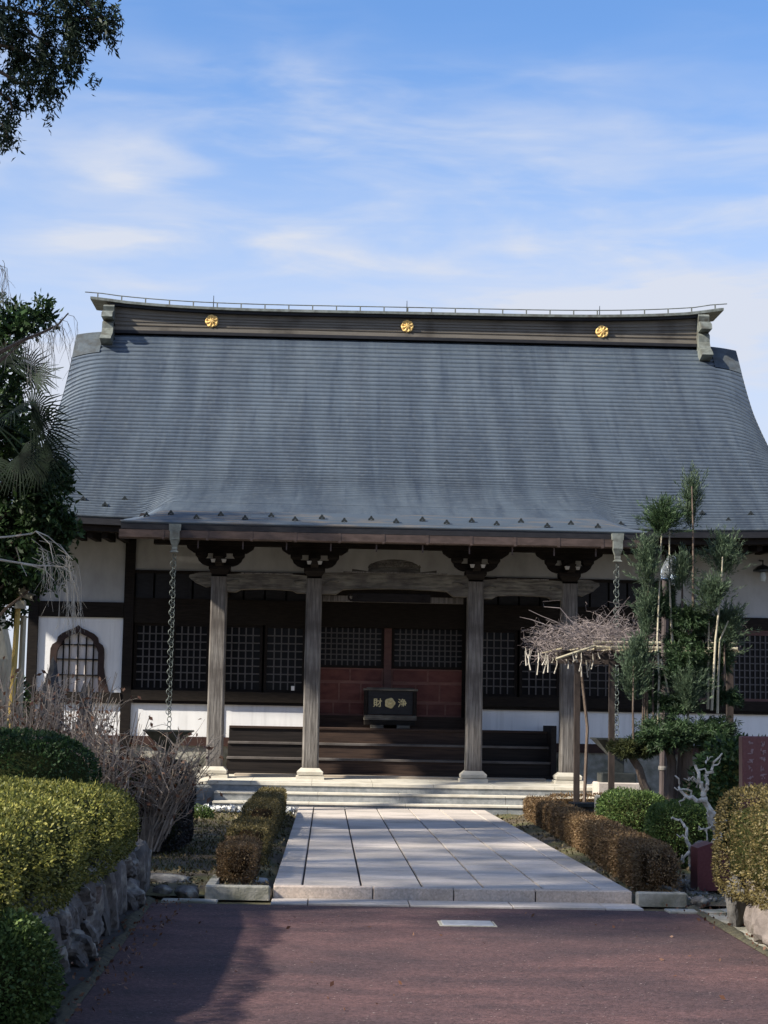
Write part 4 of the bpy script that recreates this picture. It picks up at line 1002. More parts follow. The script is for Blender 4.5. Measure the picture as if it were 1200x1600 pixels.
def glyph(ch, x, y, z, size, m, parent, name):
    cu = bpy.data.curves.new(name, 'FONT'); cu.body = ch; cu.size = size; cu.extrude = .004; cu.offset = .0025; cu.align_x = 'CENTER'; cu.align_y = 'CENTER'
    o = bpy.data.objects.new(name, cu); C.objects.link(o); bpy.context.view_layer.update()
    me = bpy.data.meshes.new_from_object(o.evaluated_get(bpy.context.evaluated_depsgraph_get())); bpy.data.objects.remove(o); bpy.data.curves.remove(cu)
    me.transform(Matrix.Rotation(R(90), 4, 'X')); me.materials.clear(); me.materials.append(m); me.name = name
    return link(name, me, parent, (x, y, z))
glyph('財', cxb-.255, by+.032, czb-.01, .18, m_goldold, t, 'gilt_character'); glyph('浄', cxb+.235, by+.032, czb-.01, .18, m_goldold, t, 'gilt_character')

# ================================================================== PLANTS AND GARDEN
def V3(*a): return np.array(a, float)
def curve(p0, p1, sag, n=6, jit=0):
    p0, p1 = V3(*p0), V3(*p1); t = np.linspace(0, 1, n)[:, None]
    P = p0+(p1-p0)*t; P[:, 2] += (sag*4*t*(1-t))[:, 0]
    if jit: P[1:-1] += rng.normal(size=(n-2, 3))*jit
    return P
def tubes(name, lines, m, parent, n=3, origin=None):
    """many thin tapered tubes joined in one mesh; lines = [(pts, r0, r1)]"""
    Q = []
    for P, r0, r1 in lines:
        P = np.asarray(P, float); k = len(P); d = np.gradient(P, axis=0); d /= np.linalg.norm(d, axis=1)[:, None]+1e-9
        ref = np.where(np.abs(d[:, 2:3]) < .9, [[.1, .2, 1.]], [[1., .1, 0]]); a = np.cross(d, ref); a /= np.linalg.norm(a, axis=1)[:, None]; b = np.cross(d, a)
        r = np.linspace(r0, r1, k)[:, None]
        rings = [P+(a*math.cos(2*math.pi*j/n)+b*math.sin(2*math.pi*j/n))*r for j in range(n)]
        for j in range(n):
            A, B = rings[j], rings[(j+1) % n]; Q.append(np.stack([A[:-1], B[:-1], B[1:], A[1:]], 1))
    return quads(name, np.concatenate(Q), m, parent, origin=origin)
def sprigs(base, ends, npn, nl, asp, spread=.45, bend=.0):
    """needle leaves along curved sprigs from base points to ends"""
    P = []; D = []
    for b, e in zip(base, ends):
        t = rng.uniform(.15, 1, npn)[:, None]; d = e-b; p = b+d*t; p[:, 2] += (bend*(t*t-t))[:, 0]
        P.append(p+rng.normal(size=p.shape)*.012); D.append(np.tile(d/np.linalg.norm(d), (npn, 1)))
    return leaves(np.concatenate(P), nl, asp, np.concatenate(D), spread)

# ---- clipped hedges and bushes on the left
hedge_c = (-2.82, 13.1, .72)
def warpL(P):
    P = P.copy(); P[:, 2] -= .16*np.clip((P[:, 1]-14)/3.2, 0, 1)**2*np.clip((P[:, 2]-.45)/.5, 0, 1)
    P[:, 0] -= .35*np.clip((P[:, 1]-15.3)/2, 0, 1)**2*np.clip((P[:, 0]+4)/2.2, 0, 1); return P
shrub('clipped_hedge', 'big rounded clipped hedge with sunlit yellow-green top above the left stone wall', 'hedge', hedge_c, (1.25, 4.2, .36), 5, l_hedge, m_core, 150000, .024, .03, 3.5, warp=warpL)
shrub('azalea_bush', 'dark green rounded azalea bush rising behind the big left hedge', 'bush', (-3.35, 19.6, .95), (.98, .95, .5), 2.6, l_dark, m_core, 17000, .038, .02, 5)
shrub('round_bush', 'round clipped dark green bush at the lower left picture edge', 'bush', (-1.72, 9.8, .27), (.37, .37, .345), 2.1, l_box, m_core, 17000, .026, .015, 9)
shrub('round_bush', 'small low bush with bright tips in the bottom left corner', 'bush', (-1.62, 8.45, .06), (.22, .25, .17), 2.1, l_hedge, m_core, 5000, .024, .01, 9)
shrub('box_hedge', 'dark squared shrub behind the bare twigs beside the left bed', 'hedge', (-2.32, 22.8, .58), (.68, 1.25, .52), 6, l_greyleaf, m_core, 22000, .034, .02, 6)
for c, h, lab in (((-.84, 27.3, .28), (.20, 3.6, .24), 'longest and farthest of three small brown box hedges left of the path'), ((-.83, 21.35, .25), (.20, 1.2, .19), 'middle of three small brown box hedges left of the path'),
                  ((-.83, 18.6, .24), (.165, .75, .16), 'nearest of three small brown box hedges left of the path, behind the kerb')):
    shrub('low_box_hedge', lab, 'hedge', c, h, 14, l_olive if c[1] > 20 else l_brown, m_corebrown, int(9000+3500*h[1]), .024, .012, 7, group='small clipped box hedges left of the path', shade=.03)
shrub('low_bush', 'tiny green dome bush at the foot of the stone platform', 'bush', (-1.98, 29.6, .1), (.25, .25, .16), 2.2, l_box, m_core, 2500, .03, .01, 9)
# ---- right side hedges and bushes
def warpR(P):
    P = P.copy(); t = (P[:, 1]-17.2)/15.0; P[:, 0] += .40*t+.08*np.sin(t*3.1); P[:, 2] *= 1-.12*t; return P
shrub('long_box_hedge', 'long brown clipped box hedge running beside the path on its right', 'hedge', (3.14, 24.6, .255), (.19, 7.35, .225), 9, l_brown, m_corebrown, 110000, .027, .012, 6, warp=warpR)
shrub('low_box_hedge', 'low dark brown hedge crossing behind the two trellis posts', 'hedge', (4.75, 32.4, .24), (.95, .28, .2), 6, l_brown, m_corebrown, 8000, .028, .01, 6)
shrub('azalea_bush', 'green dome azalea left of its twin beneath the layered cedar', 'bush', (4.02, 24.3, .40), (.48, .6, .40), 2.5, l_box, m_core, 15000, .032, .02, 6)
shrub('azalea_bush', 'green dome azalea right of its twin, behind the bleached deadwood', 'bush', (4.0, 21.0, .42), (.40, .5, .38), 2.5, l_box, m_core, 13000, .03, .02, 6)
def warpRR(P):
    P = P.copy(); P[:, 0] += .09*np.clip((P[:, 2]-.8)/.35, 0, 1)**2*np.clip((4.2-P[:, 0]), 0, 1); return P
shrub('clipped_hedge', 'olive clipped hedge with a yellow sunlit face on the right rock wall', 'hedge', (4.36, 14.2, .68), (1.12, 1.75, .44), 9, l_olive, m_core, 60000, .024, .02, 5, warp=warpRR)
shrub('evergreen_bush', 'dark broad-leaved evergreen bush beside the maroon inscribed stone', 'bush', (5.15, 22.8, .75), (.62, .6, .75), 2.6, l_dark, m_core, 5200, .085, .05, 5, asp=.45, shade=.12)
# ---- stone retaining walls
t = empty('stone_wall', (-1.65, 13, 0), 'retaining wall of upright weathered stones under the left hedge', 'wall')
y = 10.2; k = 0
while y < 17.2:
    w_ = random.choice((.34, .42, .55, .7)); dark = 13.0 < y < 13.35 or 15.1 < y < 15.3
    if dark: w_ = .26
    top = .42+random.uniform(-.05, .10); xo = random.uniform(-.06, .05)
    if w_ > .6 and random.random() < .5:      # two courses
        h1 = top*random.uniform(.45, .6)
        rock((-1.72+xo, y+w_*.5, h1/2-.02), (.17, w_*.5, h1*.6), 40+k, m_rock, 'stone', t, .5, sub=4, box=1)
        rock((-1.76-xo, y+w_*.3, (h1+top)/2), (.15, w_*.31, (top-h1)*.62), 140+k, m_rock, 'stone', t, .5, sub=4, box=1)
        rock((-1.74, y+w_*.8, (h1+top)/2-.02), (.14, w_*.24, (top-h1)*.6), 240+k, m_rockpink if random.random() < .3 else m_rock, 'stone', t, .5, sub=4, box=1)
    else:
        rock((-1.74+xo-(.05 if dark else 0), y+w_/2, top/2-.02), (.15, w_*.52, top*.6), 40+k, m_rockdark if dark else m_rock, 'stone', t, .5, sub=4, box=1)
    y += w_*.97; k += 1
mb = MB(); mb.box(-9, -1.80, 5, 17.3, -.01, .36); tagit(mb.build('terrace', m_soil), kind='structure')
t = empty('stone_wall', (3.5, 14.8, 0), 'low wall of pinkish rounded rocks under the right hedge', 'wall')
rock((3.40, 15.45, .19), (.10, .2, .22), 71, m_rock, 'stone', t, .3)
k = 0
for (x, y, z, r_) in ((3.52, 14.95, .1, .2), (3.5, 14.98, .34, .15), (3.44, 14.45, .12, .2), (3.47, 14.4, .36, .14), (3.38, 13.9, .1, .22), (3.42, 13.85, .34, .16), (3.34, 13.3, .12, .22), (3.4, 13.2, .38, .18), (3.34, 12.7, .15, .25), (3.6, 15.9, .15, .2), (3.62, 15.5, .35, .15), (3.75, 16.2, .12, .18)):
    rock((x, y, z), (r_*.75, r_*1.25, r_*.95), 80+k, m_rockpink, 'stone', t, .5); k += 1
mb = MB(); mb.box(3.55, 9, 11, 15.9, -.01, .32); tagit(mb.build('terrace', m_soil), kind='structure')
# ---- standing stones among the twigs
p = at(84, 1022, 24.5); tagit(rock((p.x, 24.5, 1.1), (.17, .16, p.z-1.1), 91, m_rockdark, 'standing_stone', None, .5), 'tall dark standing stone in front of the cusped window', 'standing stone')
p = at(134, 1066, 24.2); tagit(rock((p.x, 24.2, .9), (.15, .14, p.z-.9), 94, m_rockdark, 'standing_stone', None, .5), 'shorter dark standing stone right of the tall one', 'standing stone')
# ---- bare twig shrubs
def twigshrub(cx, cy, w, h, n, lab, z0=.1, lean=(0, 0), m=m_twig, dry=190, blen=.5):
    t = empty('bare_shrub', (cx, cy, z0), lab, 'shrub', 'bare winter shrubs behind the big left hedge'); lines = []; tips = []
    for i in range(n):
        a = random.uniform(0, 2*math.pi); r_ = random.uniform(0, .3)*w; b = V3(cx+r_*math.cos(a), cy+r_*math.sin(a), z0)
        hh = h*random.uniform(.55, 1.05); e = b+V3(math.cos(a)*w*random.uniform(.2, 1)+lean[0]*hh, math.sin(a)*w*random.uniform(.1, .8)+lean[1]*hh, hh)
        P = curve(b, e, random.uniform(.02, .14), 7, .02); lines.append((P, .011, .004)); 
        for q in range(random.randint(3, 6)):
            k = random.randint(2, 5); s_ = P[k]; d = V3(random.uniform(-1, 1), random.uniform(-.6, .6), random.uniform(-.1, 1.1)); d /= np.linalg.norm(d)
            e2 = s_+d*random.uniform(.15, blen); P2 = curve(s_, e2, .03, 4, .012); lines.append((P2, .005, .0022)); tips.append(e2); tips.append(P2[2])
    tubes('stems', lines, m, t)
    tp = np.array(tips)[:: max(1, len(tips)//dry)]
    quads('dry_leaves', leaves(tp+rng.normal(size=tp.shape)*.02, .075, .5), l_dry, t)
for a in ((-2.0, 21.6, .42, 1.3, 75, 'bare shrub arching over the gutter side of the left bed, nearest the rain basin', .1, (.3, -.1)), (-2.5, 21.3, .5, 1.6, 75, 'bare twiggy shrub right of the dark azalea'),
          (-3.0, 22.2, .5, 1.85, 75, 'bare twiggy shrub in front of the shorter standing stone'), (-3.55, 21.8, .5, 1.95, 75, 'tall bare shrub below the cusped window'),
          (-4.15, 22.4, .5, 2.0, 75, 'leafless tangled shrub at left picture edge'), (-3.3, 23.8, .6, 2.0, 70, 'bare reddish shrub farthest back against the white wall')): twigshrub(*a)
# ---- weeping cherry at the left
t = empty('weeping_cherry', (-4.7, 23.0, .06), 'leafless weeping cherry with pale drooping branches at the left edge', 'tree')
YC = 23.0
lines = [([at(-40, 1290, YC), at(-45, 1000, YC), at(-40, 880, YC), at(-50, 700, YC), at(-30, 560, YC)], .05, .025)]
tubes('trunk', lines, m_bark, t, 7)
br = [[(-25, 870), (10, 876), (50, 884), (70, 890), (85, 907)], [(-20, 872), (60, 884), (80, 884), (100, 886), (121, 905)], [(-25, 842), (20, 838), (50, 834), (56, 830), (78, 850), (84, 880)], [(25, 855), (32, 880), (42, 900)], [(56, 830), (75, 838), (100, 860), (114, 875)]]
for b in br: tubes('branch', [([at(x, y, YC+random.uniform(-.2, .2)) for x, y in b], .014 if b[0][0] < 0 else .009, .004)], m_twigpale, t, 5)
br2 = [[(-20, 560), (10, 545), (40, 530), (70, 518), (90, 508), (107, 489)], [(-20, 580), (5, 560), (30, 540)]]
for b in br2: tubes('branch', [([at(x, y, YC) for x, y in b], .035, .008)], m_bark, t, 5)
lines = []
def droop(px, py, dx, ln, m_=0):
    s_ = V3(*at(px, py, YC+random.uniform(-.4, .4))); e = s_+V3(dx+random.uniform(-.08, .08), random.uniform(-.1, .1), -ln)
    P = np.array([s_, s_+(e-s_)*.25+V3(dx*.25, 0, ln*.16), s_+(e-s_)*.5+V3(dx*.25, 0, ln*.12), s_+(e-s_)*.75+V3(dx*.1, 0, .03), e])+rng.normal(size=(5, 3))*.01
    lines.append((P, .0045, .0015))
    for k in (1, 2, 3):
        e2 = P[k]+V3(random.uniform(-.12, .12), random.uniform(-.05, .05), -random.uniform(.1, .3)); lines.append((curve(P[k], e2, .01, 3), .0026, .0013))
for k in range(26):
    x = random.uniform(20, 104); y = np.interp(x, [0, 40, 70, 107], [548, 530, 518, 489]); droop(x, y, random.uniform(-.05, .22), random.uniform(.25, .85))
for k in range(8): droop(random.uniform(-10, 6), random.uniform(405, 430), .1, .5)
for k in range(24):
    q = random.random(); x = 45+70*q; y = np.interp(x, [45, 56, 78, 100, 115], [838, 830, 842, 862, 880])+random.uniform(0, 40); droop(x, y, random.uniform(.05, .35), random.uniform(.3, .9))
for k in range(9): droop(random.uniform(80, 122), random.uniform(895, 915), random.uniform(0, .1), random.uniform(.3, .75))
tubes('drooping_twigs', lines, m_twigpale, t)
# ---- broad evergreen at left
t = empty('evergreen_tree', (-5.2, 25.5, .06), 'dense dark broad-leaved evergreen tree at the left edge before the hall roof', 'tree')
YE = 25.5
tubes('trunk', [([(-5.05, YE, 0), (-5.0, YE, 2), (-4.95, YE+.1, 4), (-5.1, YE, 6.2)], .17, .07)], m_barkpale, t, 8)
lim = []; Pc = []
cl = [(30, 880, .5), (70, 895, .28), (15, 820, .6), (70, 800, .4), (30, 760, .55), (78, 745, .3), (40, 725, .4), (0, 700, .5), (-5, 640, .5), (-5, 590, .45), (5, 505, .4), (35, 500, .28), (62, 492, .2), (-40, 860, .8), (-60, 700, 1.), (-60, 580, .9), (-20, 520, .6), (20, 900, .4), (90, 820, .25), (-10, 940, .45), (60, 860, .4), (20, 670, .45)]
for px, py, r_ in cl:
    c = V3(*at(px, py, YE+random.uniform(-.5, .5))); lim.append((curve((-5.0, YE, max(2.2, c[2]-1.2)), c, .1, 5, .03), .035, .01))
    Pc.append(clumps(c, (r_, r_*.9, r_*.85), int((60*r_**1.3*2+8)*(.42 if py < 740 else .95)), 34, .055, .3))
tubes('limbs', lim, m_bark, t, 5)
P = np.concatenate(Pc); quads('crown', leaves(P, .105, .42, np.tile([.25, -.2, .1], (len(P), 1)), 1), l_dark, t)
# ---- windmill palm
t = empty('windmill_palm', (-4.75, 24.6, .06), 'windmill palm with spiky fan fronds between the evergreen and the roof', 'palm tree')
YP = 24.6; pc = V3(*at(-22, 655, YP))
tubes('trunk', [([(pc[0], YP, 0), (pc[0]+.03, YP, 2.6), (pc[0], YP, pc[2])], .11, .10)], m_bark, t, 8)
def frond(px, py, rad, ang0, tilt, dy=0.):
    c = V3(*at(px, py, YP+dy)); d0 = c-pc; d0 /= np.linalg.norm(d0); fo = []
    n_ = 24; up_ = np.cross(np.cross(d0, V3(0, -1, .2)), d0)
    nrm = V3(0, -1, .35)+V3(*rng.normal(size=3))*tilt; nrm -= d0*(nrm@d0); nrm /= np.linalg.norm(nrm); side = np.cross(nrm, d0)
    Q = []
    for i in range(n_):
        a = (i/(n_-1)-.5)*R(200); d = d0*math.cos(a)+side*math.sin(a); L_ = rad*(1-.25*abs(i/(n_-1)-.5)*2)*random.uniform(.9, 1.08)
        w = np.cross(d, nrm); w0 = .013; m1 = c+d*L_*.55+V3(0, 0, -.03*L_); m2 = c+d*L_+V3(0, 0, -.28*L_*random.uniform(.3, 1.4)); 
        Q.append([c-w*.004, c+w*.004, m1+w*w0, m1-w*w0]); Q.append([m1-w*w0, m1+w*w0, m2+w*.003, m2-w*.003])
    f = quads('frond', np.array(Q), l_palm, t)
    tubes('petiole', [(curve(pc, c, .05, 5), .012, .008)], l_palm, f, 4)
for a in ((52, 592, .50, 0, .5), (50, 640, .55, 0, .7, -.2), (40, 580, .5, 0, .5, .2), (58, 665, .58, 0, .5, -.1), (66, 700, .55, 0, .3), (30, 710, .5, 0, .4, -.3), (-40, 600, .5, 0, .5), (-50, 660, .5, 0, .5), (10, 570, .5, 0, .5), (-20, 720, .5, 0, .5), (20, 640, .5, 0, .6, -.4), (60, 720, .5, 0, .3, -.15)): frond(*a)
# ---- old trunk and pole with camera at the left edge
t = empty('old_tree', (-5.3, 30, 0), 'thick mottled tree trunk at the left edge behind the yellow pole', 'tree')
a_, b_ = at(2, 1000, 30), at(-6, 900, 30)
tubes('trunk', [([(a_.x, 30, 0), (a_.x, 30, 2.5), (b_.x-.2, 30, 4), (b_.x-1.2, 30.4, 7), (b_.x-2.6, 31, 9.5)], .26, .1)], m_barkpale, t, 10)
P = clumps((b_.x-2.6, 31, 9.6), (1.5, 1.4, 1.2), 60, 40, .16, .3); quads('crown', leaves(P, .14, .45), l_dark, t)
t = empty('camera_pole', (X_(20, 1090, 25.6), 25.6, 0), 'yellow pole with two small beige security cameras at the left', 'pole')
p0 = at(19, 1090, 25.6); p1 = at(30, 918, 25.6)
tubes('pole', [([(p0.x-.05, 25.6, 0), p0, p1], .042, .038)], m_pole, t, 8)
tubes('support_post', [([(at(32, 1075, 25.9).x, 25.9, 0), at(32, 1075, 25.9), at(37, 962, 25.9)], .05, .045)], m_barkpale, t, 6)
def camx(px, py, ln, dz):
    c = at(px, py, 25.5); mb = MB(); mb.tube([(c.x-ln/2, 25.5, c.z+dz), (c.x+ln/2, 25.4, c.z-dz)], [.045, .05], 8); o = mb.build('security_camera', m_cambody, t)
    mb = MB(); mb.tube([(c.x+ln/2, 25.4, c.z-dz), (c.x+ln/2+.03, 25.39, c.z-dz-.01)], [.04, .04], 8); mb.build('lens', m_void, o)
camx(44, 931, .2, .03); camx(36, 921, .14, -.02)
c = at(31, 943, 25.55); MB().box(c.x-.06, c.x+.08, 25.5, 25.6, c.z-.07, c.z+.04, .01).build('bracket', m_cambody, t)
# low planting behind the left end of the hall
shrub('background_bush', 'dark evergreen bush behind the pole at the far left', 'bush', (-6.2, 33, 1.2), (1.0, 1.0, 1.3), 2.4, l_dark, m_core, 7000, .09, .06, 4)
for i, (x, y, h_) in enumerate(((-13, 52, 3.2), (-10.5, 50, 2.6), (-16.5, 53, 3.6), (-20, 50, 3), (13.5, 52, 3), (17, 51, 3.4))):
    P = clumps((x, y, h_*.55), (2, 1.5, h_*.5), 90, 30, .25, .4); t = empty('background_tree', (x, y, 0), ('distant', 'low', 'broad', 'outlying', 'second', 'rearmost')[i]+' dark evergreen beyond the '+('left' if x < 0 else 'right')+' rear corner of the hall', 'tree')
    quads('crown', leaves(P, .3, .5), l_dark, t); tubes('trunk', [([(x, y, 0), (x, y, h_*.7)], .15, .08)], m_bark, t, 6)
# ---- tall conifers along the left of the drive; their boughs hang into the top left corner
def conifer(x, y, h, r, z0, lab, nc=230, grp='tall conifers left of the drive'):
    t = empty('tall_conifer', (x, y, 0), lab, 'tree', grp)
    tubes('trunk', [([(x, y, 0), (x+.05, y, h*.5), (x, y, h)], .24, .04)], m_bark, t, 9)
    ln = []; P = []
    for i in range(nc):
        q = random.random()**.8; z = z0+(h-z0)*q; rr = r*(1-q)**.6*random.uniform(.5, 1)+.2; a = random.uniform(0, 2*math.pi)
        e = V3(x+rr*math.cos(a), y+rr*math.sin(a), z-.35*rr*.6); 
        if i % 3 == 0: ln.append((curve((x, y, z), e, .12, 5), .03, .008))
        P.append(e+rng.normal(size=(42, 3))*[.26, .26, .16]-np.abs(rng.normal(size=(42, 1)))*[0, 0, .15])
    tubes('boughs', ln, m_bark, t, 4); P = np.concatenate(P)
    quads('crown', leaves(P, .17, .3, np.tile([0, 0, -.7], (len(P), 1)), .9), l_conifer, t)
    return t
tc_ = conifer(-6.3, 14.4, 11.5, 2.3, 5.6, 'tall conifer whose boughs hang into the top left corner')
bl = []; P = []
def bough(pts, n, sx, sz, Y=14.0):
    pl_ = [V3(*at(x, y, Y)) for x, y in pts]; bl.append((pl_, .022, .007))
    for i in range(int(n*.72)):
        q = random.uniform(0, len(pl_)-1.001); k = int(q); c = pl_[k]+(pl_[k+1]-pl_[k])*(q-k)+V3(*(rng.normal(size=3)*[sx, .12, sz]))-V3(0, 0, abs(random.gauss(0, sz)))
        P.append(c+rng.normal(size=(34, 3))*[.019, .03, .05])
bough([(-120, -60), (-40, 0), (40, 20), (100, 28), (150, 30)], 120, .05, .09)
bough([(-120, 20), (-40, 60), (20, 75), (60, 95), (100, 108), (108, 100)], 70, .05, .06)
bough([(-60, -20), (0, 30), (40, 45), (75, 70)], 55, .06, .07)
bough([(60, -30), (110, 10), (112, 60), (117, 92)], 30, .02, .03)
bough([(120, -30), (140, 10), (165, 30), (175, 20)], 46, .035, .07)
bough([(-90, 80), (-20, 100), (30, 130), (70, 125), (82, 150)], 70, .04, .06)
bough([(-60, 120), (-10, 140), (15, 155), (20, 175)], 24, .02, .05)
bough([(-60, 150), (-20, 185), (5, 195), (12, 215)], 24, .02, .06)
bough([(-100, -100), (0, -60), (90, -40), (160, -50)], 110, .1, .08)
for b in bl: tubes('bough', [b], m_bark, tc_, 4)
P = np.concatenate(P); quads('hanging_sprays', leaves(P, .056, .28, np.tile([.15, 0, -.8], (len(P), 1)), .9), l_conifer, tc_)
conifer(-9.4, 12.8, 14.5, 3.0, 7.4, 'tall conifer nearest the camera in the left row')
conifer(-8.7, 17.0, 13, 2.9, 2.6, 'tall conifer standing behind the big left hedge', 340)
conifer(-9.2, 21.0, 12, 2.7, 2.4, 'tall conifer left of the bare shrubs', 340)
conifer(-11.0, 23.8, 11, 2.4, 2.4, 'tall conifer left of the palm, last of the row')
conifer(-15.0, 36.5, 11.5, 3.4, 2.6, 'unseen broad conifer added left of the hall to shade its wall', 200)  # out-of-view tree added to keep sun off the hall's left wall
# ---- layered daisugi cedar at right
YD = 25.4
t = empty('cedar_tree', (X_(1070, 1290, YD), YD, .06), 'layered cedar with flat clipped foliage and thin upright stems ending in tufts', 'tree')
def D_(px, py, dy=0): return V3(*at(px, py, YD+dy))
tr = [[(1048, 1300), (1046, 1240), (1050, 1190), (1040, 1160)], [(1062, 1300), (1064, 1230), (1066, 1180), (1070, 1140)], [(1078, 1300), (1076, 1240), (1074, 1180), (1080, 1150)], [(1090, 1300), (1092, 1230), (1096, 1180), (1105, 1150)], [(1104, 1290), (1106, 1220), (1112, 1185), (1120, 1165), (1135, 1150)],
      [(1030, 1300), (1020, 1255), (1005, 1225), (998, 1200), (985, 1180)], [(1058, 1290), (1030, 1262), (1010, 1240)]]
for i, b in enumerate(tr): tubes('trunk', [([D_(x, y, .15*math.sin(i*2)) for x, y in b], .095 if i < 5 else .07, .05)], m_bark, t, 7)
def pad(cx, cy, rx_, ry_, n, dy=0, up=.35, nl=.085, m=l_cedar, mass=True):
    c = D_(cx, cy, dy); hx_, hz_ = rx_/114, ry_/114
    base = c+rng.normal(size=(n, 3))*[hx_*.35, hx_*.3, hz_*.25]
    a = rng.uniform(0, 2*math.pi, n); rr = rng.uniform(.55, 1.05, n)
    e = c+np.column_stack([np.cos(a)*rr*hx_, np.sin(a)*rr*hx_*.8, hz_*rng.uniform(-.9, 1, n)*np.sqrt(np.clip(1.15-rr**2*.8, .1, 1))])
    quads('foliage_pad', sprigs(base, e, 80, nl*.8, .16, .7, .05), m, t)
pad(1075, 1143, 78, 32, 190, 0, m=l_cedar); pad(1120, 1150, 40, 26, 70, -.15); pad(1040, 1150, 50, 30, 90, -.3); pad(985, 1170, 34, 18, 60, -.2, m=l_olivegreen); pad(1010, 1165, 30, 22, 50, -.1)
pad(1072, 1032, 40, 30, 95); pad(1080, 965, 36, 28, 80, .1); pad(1075, 1000, 36, 28, 70, .2); pad(1125, 1030, 22, 24, 30, .2); pad(1030, 1060, 24, 30, 45, .15); pad(1105, 1060, 30, 30, 50, .15); pad(1050, 1100, 40, 22, 60, .1); pad(1035, 940, 20, 34, 40, .2); pad(1135, 1090, 26, 18, 45, .1)
def tuft(cx, cy, rx_, ry_, n, dy=0, m=l_cedar2, nl=.075):
    c = D_(cx, cy, dy); hx_, hz_ = rx_/100, ry_/104; n = int(n*1.6); b0 = c-V3(0, 0, hz_*.9)
    base = b0+np.column_stack([rng.normal(size=n)*hx_*.1, rng.normal(size=n)*hx_*.1, rng.uniform(0, .95, n)*hz_])
    a = rng.uniform(0, 2*math.pi, n); ln_ = rng.uniform(.45, 1, n)**.8; th = np.abs(rng.normal(size=n))*.5
    e = base+np.column_stack([np.cos(a)*np.sin(th)*ln_*hx_*1.9, np.sin(a)*np.sin(th)*ln_*hx_*1.9, np.cos(th)*ln_*hz_*1.25])
    return sprigs(base, e, 46, nl*.85, .13, .36, .0)
tf = [(1036, 812, 34, 30, 110, 0), (1080, 785, 19, 50, 60, .1), (1012, 882, 24, 42, 80, -.1), (1010, 962, 19, 44, 75, .1), (1129, 872, 30, 36, 85, .1), (1112, 932, 30, 30, 85, -.15), (1139, 976, 26, 28, 70, 0), (990, 1055, 25, 48, 90, -.1),
      (1075, 1078, 30, 38, 85, -.2), (1066, 895, 20, 34, 55, 0), (1130, 1005, 26, 24, 50, .1), (1000, 1020, 20, 30, 40, 0)]
stems = [[(1026, 1180), (1030, 1060), (1027, 1000), (1031, 900), (1034, 825)], [(1052, 1022), (1048, 960), (1046, 900), (1046, 830)], [(1083, 950), (1083, 890), (1083, 830), (1081, 760)], [(1012, 1170), (1011, 1060), (1013, 960), (1013, 890)], [(1007, 1170), (1008, 1040), (1010, 960)],
         [(1112, 1110), (1118, 1000), (1127, 920), (1129, 870)], [(1106, 1108), (1107, 1020), (1108, 930)], [(1121, 1115), (1122, 1060), (1125, 1000), (1138, 970)], [(990, 1180), (989, 1110), (990, 1040)], [(1075, 1140), (1075, 1060)], [(1066, 960), (1066, 890)], [(1132, 1072), (1132, 1005)],
         [(1003, 1180), (1005, 1100), (1003, 1020)], [(1022, 1180), (1020, 1080), (1022, 1000)], [(1032, 1030), (1038, 1050), (1045, 1085), (1046, 1120)]]
for i, s_ in enumerate(stems):
    dy = tf[i][5] if i < len(tf) else 0
    pts = [D_(x, y, dy) for x, y in s_]; tubes('stem', [(pts, .019, .009)], m_barkpale if i in (0, 1, 5, 6, 7, 9, 14) else m_bark, t, 6)
for a in tf: quads('tuft', tuft(*a), l_cedar2 if a[4] < 100 else l_cedar, t)
# ---- trellis with wisteria
YT = 29.5
t = empty('trellis', (X_(905, 1250, YT), YT, .1), 'dark timber trellis with bamboo rails carrying the bare wisteria', 'trellis')
def post(px, ptop, Y, w=.045):
    a_ = at(px, ptop, Y); MB().box(a_.x-w, a_.x+w, Y-w, Y+w, .05, a_.z).build('post', m_trellis, t)
post(902, 1035, YT); post(956, 1015, YT); post(1140, 1012, YT+.0, .05); 
zt_ = at(930, 1015, YT).z; xa, xb = X_(905, 1015, YT), X_(1150, 1015, YT)
MB().box(xa-.35, xb, YT-.05, YT+.05, zt_-.16, zt_-.02).build('cross_beam', m_trellis, t); MB().box(xa-.35, xb, YT+2.1, YT+2.2, zt_-.16, zt_-.02).build('cross_beam', m_trellis, t)
for (q, dz) in ((0, .0), (.25, .09)): tubes('bamboo_rail', [([(xa+.25, YT-.12+q, zt_+.03+dz), (xb, YT-.12+q, zt_+.05+dz)], .028, .026)], m_bamboo, t, 6)
for k in range(12): x = xa-.3+(xb-xa+.3)*k/11; tubes('bamboo_rail', [([(x, YT-.3, zt_+.0), (x, YT+2.6, zt_+.03)], .018, .018)], m_bamboo, t, 5)
tubes('bamboo_rail', [([at(868, 1030, YT-.6), at(930, 1009, YT-.3)], .022, .022)], m_bamboo, t, 5)
t = empty('wisteria', (X_(935, 1200, YT+.5), YT+.6, .1), 'tangled leafless wisteria heaped on the trellis with hanging seed pods', 'climber')
ln = []; pods = []
def wmass(cx, cy, rx_, ry_, n, Y=YT):
    for i in range(n):
        a = random.uniform(0, 2*math.pi); q = random.random()**.5
        s_ = V3(*at(cx+rx_*q*math.cos(a), cy+ry_*q*math.sin(a), Y+random.uniform(-.5, 1.6))); d = V3(*rng.normal(size=3)); P = [s_]
        for k in range(7): d = d*.75+rng.normal(size=3)*.7; d[2] *= .75; P.append(P[-1]+d/np.linalg.norm(d)*random.uniform(.04, .10))
        ln.append((P, .0045, .0018))
wmass(925, 996, 80, 20, 620); wmass(850, 1004, 30, 16, 60); wmass(960, 980, 40, 22, 80); wmass(1110, 1000, 38, 14, 60); wmass(868, 1017, 30, 12, 50); wmass(1000, 992, 40, 16, 50)
